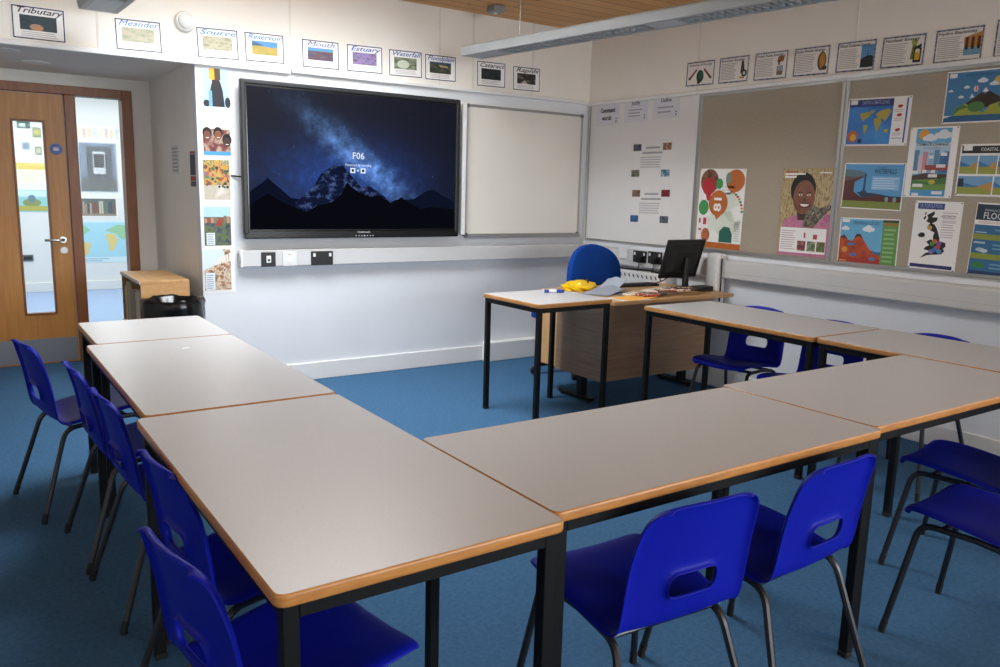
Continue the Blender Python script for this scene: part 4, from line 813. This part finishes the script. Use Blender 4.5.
s = box(3.43, 5.18, CZ-.05, 3.53, 5.3, CZ, bev=.01).build('ceiling_sensor', M('#8C8E90', .5)); tag(s, 'small grey box sensor on the pine ceiling', 'sensor')
MB().lathe([(.012, -.056), (.016, -.05)], 12, (3.48, 5.24, CZ)).build('lens', M('#D0D0D0', .3), s)
# detector on the upper back wall
dt = thing('smoke_detector', 'round white detector on the upper back wall between two word sheets', 'detector', (1.33, YB, 2.41))
dm = lambda prof, nm, m_: MB().lathe(prof, 28).xf(Matrix.Rotation(R(90), 4, 'X')).build(nm, m_, dt, True)
dm([(.062, 0), (.062, .02), (.055, .03), (.05, .03)], 'base', M('#EDEDEA', .4)); dm([(.048, .03), (.046, .048), (.03, .06), (.012, .063)], 'sensor_head', M('#DADAD8', .4))
for x, y, lb in ((.565, 6.42, 'flush round downlight in the door recess ceiling, nearer the door'), (.36, 5.95, 'flush round downlight at the left edge of the door recess ceiling')):
    d = MB().lathe([(.085, 2.18), (.085, 2.176), (.06, 2.173)], 28, (x, y, 0)).build('downlight', M('#F2F2F0', .4), None, True); tag(d, lb, 'downlight', 'downlights over the door')
    MB().lathe([(.056, 2.173), (.05, 2.1715)], 24, (x, y, 0)).build('diffuser', M('#E9E9E6', .3), d)

# ================================================================== TEACHER'S DESK
D0, D1, DY0, DY1, DZ = 3.44, 4.58, 3.745, 4.52, .735
dk = thing('teachers_desk', 'beech-effect teacher\'s desk in the far right corner with a monitor on it', 'desk', ((D0+D1)/2, (DY0+DY1)/2, 0))
ox, oy = (D0+D1)/2, (DY0+DY1)/2
def lb(x0, y0, z0, x1, y1, z1, **k): return box(x0-ox, y0-oy, z0, x1-ox, y1-oy, z1, **k)
lb(D0, DY0, DZ-.026, D1, DY1, DZ, bev=.003).build('desktop', BEECHTOP, dk)
lb(D0+.03, DY0+.1, .19, D1-.12, DY0+.118, DZ-.026).build('modesty_panel', BEECH, dk)
lb(D0+.012, DY0+.1, .19, D0+.03, 4.335, DZ-.026).build('side_panel', BEECH, dk)
pd = lb(D0+.02, 4.336, .2, D0+.4, DY1-.01, DZ-.026).build('pedestal', texmat('pale_beech', [(.2, '#B98C58'), (.8, '#CDA26E')], noise=4, scale=(9, 9, 1), rough=.45), dk)
for i in range(3): lb(D0+.03, DY1-.01, .21+i*.165, D0+.39, DY1+.008, .365+i*.165, bev=.003).build('drawer', BEECHTOP, pd)
for x in (D0+.09, D1-.07):
    lg = lb(x-.025, 4.1, .03, x+.025, 4.16, DZ-.026, bev=.004).build('leg', BLACK, dk)
    lb(x-.025, DY0+.27, .012, x+.025, 4.36, .034, bev=.005).build('foot_bar', BLACK, lg)
    f = MB()
    for y in (DY0+.3, 4.33): f.lathe([(.02, 0), (.02, .012)], 12, (x-ox, y-oy, 0))
    f.build('leveller', RUBBER, lg)
# monitor
mo = thing('monitor', 'black flat monitor seen from behind, tilted on the teacher\'s desk', 'monitor', (4.375, 4.06, DZ))
tl = Matrix.Translation((0, .0, .222)) @ Matrix.Rotation(R(16), 4, 'X')
m_ = MB(); m_.box(-.19, .0, -.145, .19, .02, .145, bev=.006, seg=2)
m_.xf(tl).build('cabinet', M('#0D0E10', .4), mo)
MB().loft([[(-.15, 0, -.11), (.15, 0, -.11), (.15, 0, .11), (-.15, 0, .11)], [(-.11, -.03, -.08), (.11, -.03, -.08), (.11, -.03, .07), (-.11, -.03, .07)]]).xf(tl).build('rear_bulge', M('#101113', .5), mo)
MB().box(-.178, .02, -.13, .178, .0215, .132).xf(tl).build('screen_glass', SCREENBLK, mo)
MB().box(-.005, -.0315, -.01, .035, -.03, .02).xf(tl).build('label_plate', M('#A9AAAB', .5), mo)
v = MB(); 
for i in range(9): v.box(-.09+i*.02, -.0312, .04, -.078+i*.02, -.03, .06)
v.xf(tl).build('vent', M('#050505', .6), mo)
MB().box(-.022, -.05, .008, .022, -.022, .24, bev=.006, seg=2).build('neck', M('#0D0E10', .4), mo)
MB().loft([[(x, y, z) for x, y in rr(.22, .17, .06)] for z in (0, .008)] + [[(x, y, .014) for x, y in rr(.2, .15, .05)]]).build('foot', M('#0D0E10', .4), mo, True)
o = box(4.41, 3.9, DZ, 4.54, 4.0, DZ+.035, bev=.004).build('docking_station', M('#0F1012', .45)); tag(o, 'flat black box on the desk behind the monitor base', 'box')
o = MB().box(-.2, -.06, 0, .2, .06, .014, bev=.004).xf(Matrix.Translation((4.2, 4.37, DZ)) @ Matrix.Rotation(R(-4), 4, 'Z')).build('keyboard', M('#15161A', .5)); tag(o, 'black keyboard at the back of the desk behind the monitor', 'keyboard')
kk = MB()
for r_ in range(4):
    for i in range(14): kk.box(-.19+i*.027, -.05+r_*.026, .014, -.168+i*.027, -.03+r_*.026, .019)
kk.xf(Matrix.Translation((4.2, 4.37, DZ)) @ Matrix.Rotation(R(-4), 4, 'Z')).build('keys', M('#1E1F23', .5), o)
for pts, lbl in (([(4.33, 4.07, .87), (4.25, 4.12, .8), (4.2, 4.2, .76), (4.25, 4.3, .74)], 'black cable looping down from the left of the monitor'), ([(4.42, 4.09, .86), (4.47, 4.12, .82), (4.48, 4.13, .775)], 'black cable from the monitor to the flat box')):
    c = MB().tube(pts, .004, 6).build('monitor_cable', RUBBER, None, True); tag(c, lbl, 'cable', 'monitor cables')
# heap of patterned lanyards
rd = random.Random(11)
cols = ['#C9BCA8', '#A8402A', '#20201E', '#D8CCB8', '#7A3A2A', '#A8A090', '#D8D2C4', '#3A3A34']
LG = 'patterned lanyards heaped on the desk'
names = ['cream', 'red', 'black', 'white', 'rust', 'stone', 'pale', 'charcoal']
spots = ['nearest the monitor foot', 'at the left end of the heap', 'on top of the heap', 'at the right end of the heap', 'at the front edge of the desk', 'at the back of the heap', 'in the middle of the heap', 'half under the others']
for i in range(8):
    cx_, cy_ = 3.8+.4*i/7+.04*rd.random(), 3.85+.13*rd.random(); pts = []
    a0 = rd.random()*6
    for k in range(26):
        a = a0+k*.5; rr_ = .05+.05*rd.random()
        pts.append((cx_+rr_*math.cos(a)*1.3, cy_+rr_*math.sin(a)*.7, DZ+.008+.004*i+.006*rd.random()))
    mt = texmat('lanyard_print', [(.42, cols[i]), (.5, cols[(i+3) % 8]), (.6, cols[(i+5) % 8])], noise=60, rough=.8, interp='CONSTANT')
    b = MB().tube(pts, .0075, 6).build('lanyard', mt, None, True); tag(b, '%s patterned lanyard %s' % (names[i], spots[i]), 'lanyard', LG)
# papers, envelope, bag, tape
def paper(name, label, cat, x, y, z, w, h, rz, mat, curl=0, group=None, tilt=0):
    m_ = MB(); n = 8; g = [[m_.b.verts.new((-w/2+w*i/n, -h/2+h*j/n, curl*((i/n)**2)+.3*curl*math.sin(j*.9+i*.5)*(i/n))) for j in range(n+1)] for i in range(n+1)]
    for i in range(n):
        for j in range(n): m_.b.faces.new((g[i][j], g[i+1][j], g[i+1][j+1], g[i][j+1]))
    r_ = bmesh.ops.extrude_face_region(m_.b, geom=m_.b.faces[:]); bmesh.ops.translate(m_.b, vec=(0, 0, .0012), verts=[q for q in r_['geom'] if isinstance(q, bmesh.types.BMVert)])
    o = m_.build(name, mat, None, True, (x, y, z), R(rz)); o.rotation_euler.y = R(tilt); return tag(o, label, cat, group)
paper('envelope', 'orange envelope lying at the front left of the teacher\'s desk', 'envelope', 3.7, 3.83, DZ+.004, .3, .16, 12, M('#E8A640', .6))
paper('paper_sheet', 'white paper under the orange envelope on the desk', 'paper', 3.64, 3.82, DZ+.001, .24, .17, -6, M('#DDDAD6', .7), group='loose papers on the desk')
paper('paper_sheet', 'grey-printed paper curling up behind the square table', 'paper', 3.68, 4.12, DZ+.004, .3, .2, 25, M('#8C929C', .6), .03, 'loose papers on the desk')
paper('paper_sheet', 'white folded paper standing up in front of the office chair', 'paper', 3.84, 4.22, DZ+.028, .2, .15, 22, M('#9CA5B2', .6), .03, 'loose papers on the desk', -14)
paper('paper_sheet', 'dark photo printout lying in the middle of the desk', 'paper', 3.84, 4.02, DZ+.002, .26, .18, -20, photo('photo_printout', '#4A4A48', '#7A7A76', '#2A2A2A'), .004, 'loose papers on the desk')
bg = bmesh.new(); bmesh.ops.create_icosphere(bg, subdivisions=4, radius=1)
for v_ in bg.verts:
    p = v_.co.copy(); n_ = math.sin(p.x*7+p.y*5)*.1+math.sin(p.y*11-p.z*6)*.07+math.sin(p.x*15+p.z*9)*.04
    v_.co = Vector((p.x*.15*(1+n_), p.y*.1*(1+n_), max(0, (p.z+.35))*.042*(1+n_*1.5)))
mbg = MB(); mbg.b.free(); mbg.b = bg
o = mbg.build('plastic_bag', M('#E2B90C', .35), None, True, (3.66, 4.36, DZ), R(15)); tag(o, 'crumpled yellow plastic bag on the desk in front of the blue office chair', 'bag')
MB().tube([(.02, -.06, .055), (.06, -.03, .075), (.11, .02, .06), (.13, .06, .03)], .006, 6).build('handle', M('#2A2A1A', .5), o, True)
o = MB().lathe([(.026, 0), (.034, 0), (.034, .02), (.026, .02), (.026, 0)], 24, (3.9, 3.95, DZ), cap=False).build('tape_roll', M('#7FC4D4', .4), None, True); tag(o, 'small pale blue tape roll on the desk', 'tape')
# marker on the square table
mk = thing('marker_pen', 'blue marker pen lying on the small square table', 'pen', (3.24, 4.12, .771), R(-20))
MB().lathe([(.009, -.065), (.0095, -.06), (.0095, .03)], 14).xf(Matrix.Rotation(R(90), 4, 'Y')).build('barrel', M('#E2E6EC', .35), mk, True)
MB().lathe([(.0105, .022), (.0105, .068), (.008, .075)], 14).xf(Matrix.Rotation(R(90), 4, 'Y')).build('cap', M('#14309A', .35), mk, True)
MB().lathe([(.0098, -.062), (.0098, -.03)], 14).xf(Matrix.Rotation(R(90), 4, 'Y')).build('band', M('#1C3CA8', .4), mk, True)
# office chair
oc = thing('office_chair', 'blue fabric office chair with rounded back behind the teacher\'s desk', 'chair', (4.0, 4.87, 0), R(8)).scale = (1.06, 1, 1)
oc = COL.objects['office_chair']
out = []
for k in range(17): a = R(180*k/16); out.append((.275*math.cos(a), .78+.25*math.sin(a)**.8 if math.sin(a) > 1e-6 else .78))
out += [(-.27, .62), (-.23, .57), (.23, .57), (.27, .62)]
def pad(ins, y): return [(x*(1-ins/.27), y+.05*(x/.27)**2*-1, (z-.8)*(1-ins/.24)+.8) for x, z in out]
MB().loft([pad(.03, -.16), pad(.005, -.17), pad(0, -.19), pad(.005, -.215), pad(.03, -.225)]).build('backrest', FABRIC, oc, True)
MB().loft([[(x, y, z) for x, y in rr(.48-k, .46-k, .1)] for z, k in ((.43, .04), (.44, 0), (.49, 0), (.51, .05))]).build('seat', FABRIC, oc, True)
MB().tube([(0, .1, .42), (0, -.2, .41), (0, -.255, .46), (0, -.235, .7)], .022, 8).build('back_support', BLACK, oc, True)
MB().lathe([(.028, .08), (.028, .25), (.02, .25), (.02, .42)], 16).build('gas_column', BLACK, oc, True)
st_ = MB()
for k in range(5): a = R(72*k+20); st_.tube([(0, 0, .1), (.28*math.cos(a), .28*math.sin(a), .075)], .02, 8, rad=[.028, .016])
st_.build('star_base', BLACK, oc, True)
for k in range(5):
    a = R(72*k+20); MB().lathe([(.03, -.018), (.033, -.01), (.033, .01), (.03, .018)], 14).xf(Matrix.Translation((.28*math.cos(a), .28*math.sin(a), .033)) @ Matrix.Rotation(a, 4, 'Z') @ Matrix.Rotation(R(90), 4, 'X')).build('castor', RUBBER, oc, True)

# ================================================================== BOOKCASE AND BIN
bx0, bx1, by0, by1, bz = 1.0, 1.31, 5.63, 6.33, .765
bc = thing('bookcase', 'low beech bookcase against the side wall of the door recess, open shelves facing the door', 'bookcase', (1.18, 5.98, 0))
ob_ = lambda *a, **k: box(a[0]-1.18, a[1]-5.98, a[2], a[3]-1.18, a[4]-5.98, a[5], **k)
ob_(bx0, by0, bz-.022, bx1, by1, bz, bev=.002).build('top', CABW, bc)
for y in (by0, by1-.018): ob_(bx0+.004, y, .0, bx1, y+.018, bz-.022).build('side_panel', CABW, bc)
ob_(bx1-.012, by0+.018, .05, bx1, by1-.018, bz-.022).build('back_panel', M('#4A3A2A', .6), bc)
for z in (.05, .4): ob_(bx0+.006, by0+.018, z, bx1-.012, by1-.018, z+.018).build('shelf', CABW, bc)
e = MB(); e.box(bx0-.003-1.18, by0-5.98, bz-.022, bx0+.001-1.18, by1-5.98, bz); e.box(bx0-1.18, by0-5.98, .4, bx0+.006-1.18, by1-5.98, .418)
e.build('edge_strip', M('#D8D6D0', .5), bc)
bcols = ['#B8A478', '#8A8A84', '#C4B48C', '#9C9C96', '#A08C62', '#767C84', '#CDC09C']
poss = ['first from the near side', 'second from the near side', 'third from the near side', 'fourth from the near side', 'fifth from the near side', 'sixth from the near side', 'seventh from the near side', 'eighth from the near side', 'ninth from the near side', 'farthest from the near side']
def book(x, y, z, w, d, h, col, label, grp):
    o = box(-d/2, -w/2, 0, d/2, w/2, h, bev=.002).build('folder', M(col, .6), None, False, (x, y, z)); tag(o, label, 'folder', grp)
    box(-d/2+.006, -w/2+.004, h, d/2-.004, w/2-.004, h+.001).build('pages', M('#D9D4C8', .8), o)
for lv, z, nm in ((0, .418, 'upper'), (1, .068, 'lower')):
    for i in range(10):
        y = by0+.055+i*.064; book(1.13, y, z, .056, .23, .24+.05*rd.random(), bcols[(i*3+lv) % 7], '%s folder on the %s shelf of the bookcase, %s' % (['tan', 'grey', 'buff', 'mid-grey', 'brown', 'slate', 'straw'][(i*3+lv) % 7], nm, poss[i]), 'folders in the bookcase')
bn = thing('waste_bin', 'waste bin lined with a shiny black bag in front of the bookcase', 'bin', (1.15, 5.4, 0)).scale = (1.14, 1.1, 1.03)
bn = COL.objects['waste_bin']
MB().lathe([(.13, 0), (.135, .005), (.155, .6), (.16, .61), (.15, .61), (.13, .02)], 28).build('bucket', M('#3A3A3C', .5), bn, True)
lg_ = bmesh.new(); rings = []
n = 40
for j, (r0, z) in enumerate(((.138, .45), (.168, .48), (.172, .54), (.168, .6), (.17, .635), (.158, .655), (.14, .64), (.12, .56), (.08, .5), (.0001, .49))):
    ring = []
    for k in range(n):
        a = 2*math.pi*k/n; wv = .006*math.sin(a*4+j*.25)+.004*math.sin(a*9+j*.4)+.002*math.sin(a*17-j*.5)
        ring.append(lg_.verts.new(((r0+wv*min(1, r0*8))*math.cos(a), (r0+wv*min(1, r0*8))*math.sin(a), z+.7*wv*(1 if 1 < j < 7 else .3))))
    rings.append(ring)
for A, B in zip(rings, rings[1:]):
    for k in range(n): lg_.faces.new((A[k], A[(k+1) % n], B[(k+1) % n], B[k]))
mbg = MB(); mbg.b.free(); mbg.b = lg_
mbg.build('bin_liner', M('#08080A', .22, name='black_polythene'), bn, True)

# ================================================================== BEYOND THE DOOR
CGp = 'displays on the corridor wall'
def far(nm, q, lbl, mat=PAPER): return sheet(nm, lbl, 'poster', 'far', (*q, 0), mat=mat, off=.002, group=CGp)
o = far('wall_map', (1.62, .625, .95, .54), 'pale blue world map seen through the tall side window beside the door', c_('#D6ECF4')); F = Flat(); F.rect(-.46, -.2, .46, .25, c_('#A8DCEE'), 1)
for pts, cc in (([(-.4, .2), (-.2, .22), (-.12, .15), (-.22, .08), (-.25, .02), (-.32, .1)], '#8FD0A8'), ([(-.22, 0), (-.12, -.02), (-.16, -.16), (-.2, -.18), (-.22, -.08)], '#E8C87A'), ([(.05, .1), (.16, .1), (.2, .02), (.14, -.12), (.1, -.12), (.08, .0)], '#E8D07A'), ([(.05, .14), (.2, .22), (.42, .2), (.38, .08), (.26, .02), (.18, .1)], '#9AD0A0'), ([(.32, -.08), (.42, -.08), (.42, -.15), (.32, -.14)], '#E8B08A')): F.poly(pts, c_(cc), 2)
F.lines(-.4, .1, -.26, -.21, 2, c_('#9ABCC8'), 1); F.build('print', o)
o = far('display_photo', (1.62, 1.067, .44, .25), 'small photo of a row of books through the side window, above the map'); F = Flat(); F.rect(-.2, -.11, .2, .11, c_('#6A6E6A'), 1)
for i in range(14): F.rect(-.19+i*.027, -.08, -.168+i*.027, .03+.06*rd.random(), c_(rd.choice(['#8A5A4A', '#A8A098', '#4A5A6A', '#B88A5A', '#6A7A6A', '#C8C0B0'])), 2)
F.rect(-.2, -.11, .2, -.08, c_('#9A8A78'), 2.4); F.build('print', o)
o = far('display_photo', (1.64, 1.571, .45, .63), 'tall grey photo of a kiosk panel through the side window, topmost picture', c_('#AFC0D0')); F = Flat(); F.rect(-.21, -.3, .21, .3, c_('#6E8096'), 1); F.rect(-.13, -.16, .16, .26, c_('#4A4E54'), 1.5); F.rect(-.21, -.3, .21, -.14, c_('#565A58'), 1.8); F.rect(-.06, -.08, .08, .2, c_('#C8CCD0'), 2); F.rect(-.05, .0, .07, .17, c_('#16181C'), 2.4); F.ell(.01, .08, .04, .05, c_('#3A3E44'), 2.8); F.build('print', o)
o = far('display_banner', (1.66, 1.99, .8, .2), 'pale patterned banner high on the corridor wall through the side window'); F = Flat()
for i in range(12): F.poly([(-.38+i*.064, .08), (-.33+i*.064, .08-.04*rd.random()), (-.34+i*.064, -.08), (-.38+i*.064, -.06*rd.random())], c_(['#E8C8A8', '#C8D0DC', '#E8D8B8', '#D8C0B0'][i % 4]), 1)
F.build('print', o)
o = far('display_sign', (.84, 2.05, .14, .08), 'small green sign at the top of the door glass', c_('#3A6A5A')); F = Flat(); F.rect(-.05, -.02, .02, .02, c_('#C8DCD0'), 1); F.build('print', o)
o = far('display_card', (.975, 1.97, .09, .12), 'small yellow and grey card right of the green sign through the door glass', c_('#8A8E6A')); F = Flat(); F.rect(-.03, -.03, .03, .03, c_('#C8C04A'), 1); F.build('print', o)
o = far('display_card', (.98, 1.75, .07, .1), 'little olive card beside the grey-blue card through the door glass', c_('#7A8A5A')); F = Flat(); F.rect(-.02, -.03, .02, .03, c_('#D0D0B0'), 1); F.build('print', o)
o = far('display_card', (.85, 1.8, .09, .1), 'grey-blue card under the green sign through the door glass', c_('#A8B8C8')); F = Flat(); F.rect(-.03, -.03, .03, .03, c_('#7890A8'), 1); F.build('print', o)
o = far('display_poster', (.89, 1.477, .34, .27), 'yellow-headed white poster in the middle of the door glass', c_('#F0EAD0')); F = Flat(); F.rect(-.16, .04, .16, .12, c_('#E8C84A'), 1); F.lines(-.14, .14, -.11, .02, 4, c_('#D8D0B8'), 1); F.build('print', o)
o = far('display_poster', (.87, 1.136, .34, .27), 'turquoise island picture low in the door glass', c_('#8FD0D4')); F = Flat(); F.rect(-.16, .05, .16, .125, c_('#BFE4EC'), 1); F.ell(0, -.02, .1, .05, c_('#8A9A5A'), 1.4); F.rect(-.16, -.12, .16, -.06, c_('#B8B04A'), 1.7); F.ell(.0, .03, .04, .05, c_('#6A8A9A'), 1.6); F.build('print', o)
sk = box(-.06, 0, -.04, .06, .012, .04, bev=.003).build('corridor_socket', M('#6A6E72', .5), None, False, (.78, YF-.0125, .432)); tag(sk, 'grey double socket seen low through the door glass', 'socket')
box(-.045, -.003, -.02, .045, 0, .02).build('outlets', M('#2A2C2E', .5), sk)
struct(box(-3.2, YF-.02, 0, 5, YF, .12, bev=.004).build('baseboard_corridor', WHITE))

o = paper('paper_scrap', 'tiny white scrap of paper on the table in the middle of the left row', 'paper', .76, 3.38, .7405, .03, .016, 15, PAPER)
o = MB().tube([(1.585, YB-.006, 1.462), (1.62, YB-.012, 1.46), (1.665, YB-.04, 1.455)], .005, 6).build('screen_cable', RUBBER, None, True); tag(o, 'short black cable running from the left side of the big screen', 'cable')

# ================================================================== LIGHT
def area(name, loc, rot, sx, sy, power, col):
    l = bpy.data.lights.new(name, 'AREA'); l.shape = 'RECTANGLE'; l.size = sx; l.size_y = sy; l.energy = power; l.color = col
    o = bpy.data.objects.new(name, l); COL.objects.link(o); o.location = loc; o.rotation_euler = rot; return o
DAY = (.9, .95, 1)
area('rooflight_daylight', ((RX0+RX1)/2, (RY0+RY1)/2, CZ+.7), (0, 0, 0), RX1-RX0-.05, RY1-RY0-.05, 165, DAY)
area('window_daylight_near', (XR-.02, (W1[0]+W1[1])/2, (W1[2]+W1[3])/2), (0, R(90), 0), W1[3]-W1[2]-.1, W1[1]-W1[0]-.1, 14, DAY)
area('window_daylight_side', (XR-.02, (W2[0]+W2[1])/2, (W2[2]+W2[3])/2), (0, R(90), 0), W2[3]-W2[2]-.1, W2[1]-W2[0]-.1, 300, DAY)
area('window_daylight_rear', ((W3[0]+W3[1])/2, YR+.02, (W3[2]+W3[3])/2), (R(90), 0, 0), W3[1]-W3[0]-.1, W3[3]-W3[2]-.1, 200, DAY)
area('corridor_lamp', (1.2, 9.6, 2.58), (0, 0, 0), 3.5, 3, 140, (1, .98, .95))
w = bpy.data.worlds.new('sky'); SC.world = w; w.use_nodes = True
w.node_tree.nodes['Background'].inputs[0].default_value = (.7, .82, 1, 1); w.node_tree.nodes['Background'].inputs[1].default_value = .6

# ================================================================== CAMERA
p_ = [802.397238, 0.175384, 0.026533, 0.601378, 1.406473]
f_, pit, roll, yaw, camz = p_
c, s_ = math.cos(pit), math.sin(pit); cr, sr = math.cos(roll), math.sin(roll); cy_, sy_ = math.cos(yaw), math.sin(yaw)
def wv(x, y, z): return Vector((cy_*x+sy_*y, -sy_*x+cy_*y, z))
r_, u_, fw = wv(cr, sr*s_, sr*c), wv(-sr, cr*s_, cr*c), wv(0, c, -s_)
cd = bpy.data.cameras.new('camera'); cd.sensor_width = 36; cd.lens = f_*36/1000; cd.clip_start = .05
cam = bpy.data.objects.new('camera', cd); COL.objects.link(cam)
cam.matrix_world = Matrix(((r_.x, u_.x, -fw.x, 0), (r_.y, u_.y, -fw.y, 0), (r_.z, u_.z, -fw.z, camz), (0, 0, 0, 1)))
SC.camera = cam
vs = SC.view_settings; vs.view_transform = 'Standard'; vs.look = 'None'; vs.gamma = 1; vs.use_curve_mapping = False; vs.exposure = 0
SC.cycles.max_bounces = 10; SC.cycles.diffuse_bounces = 6; SC.cycles.transparent_max_bounces = 12
SC.cycles.use_denoising = True
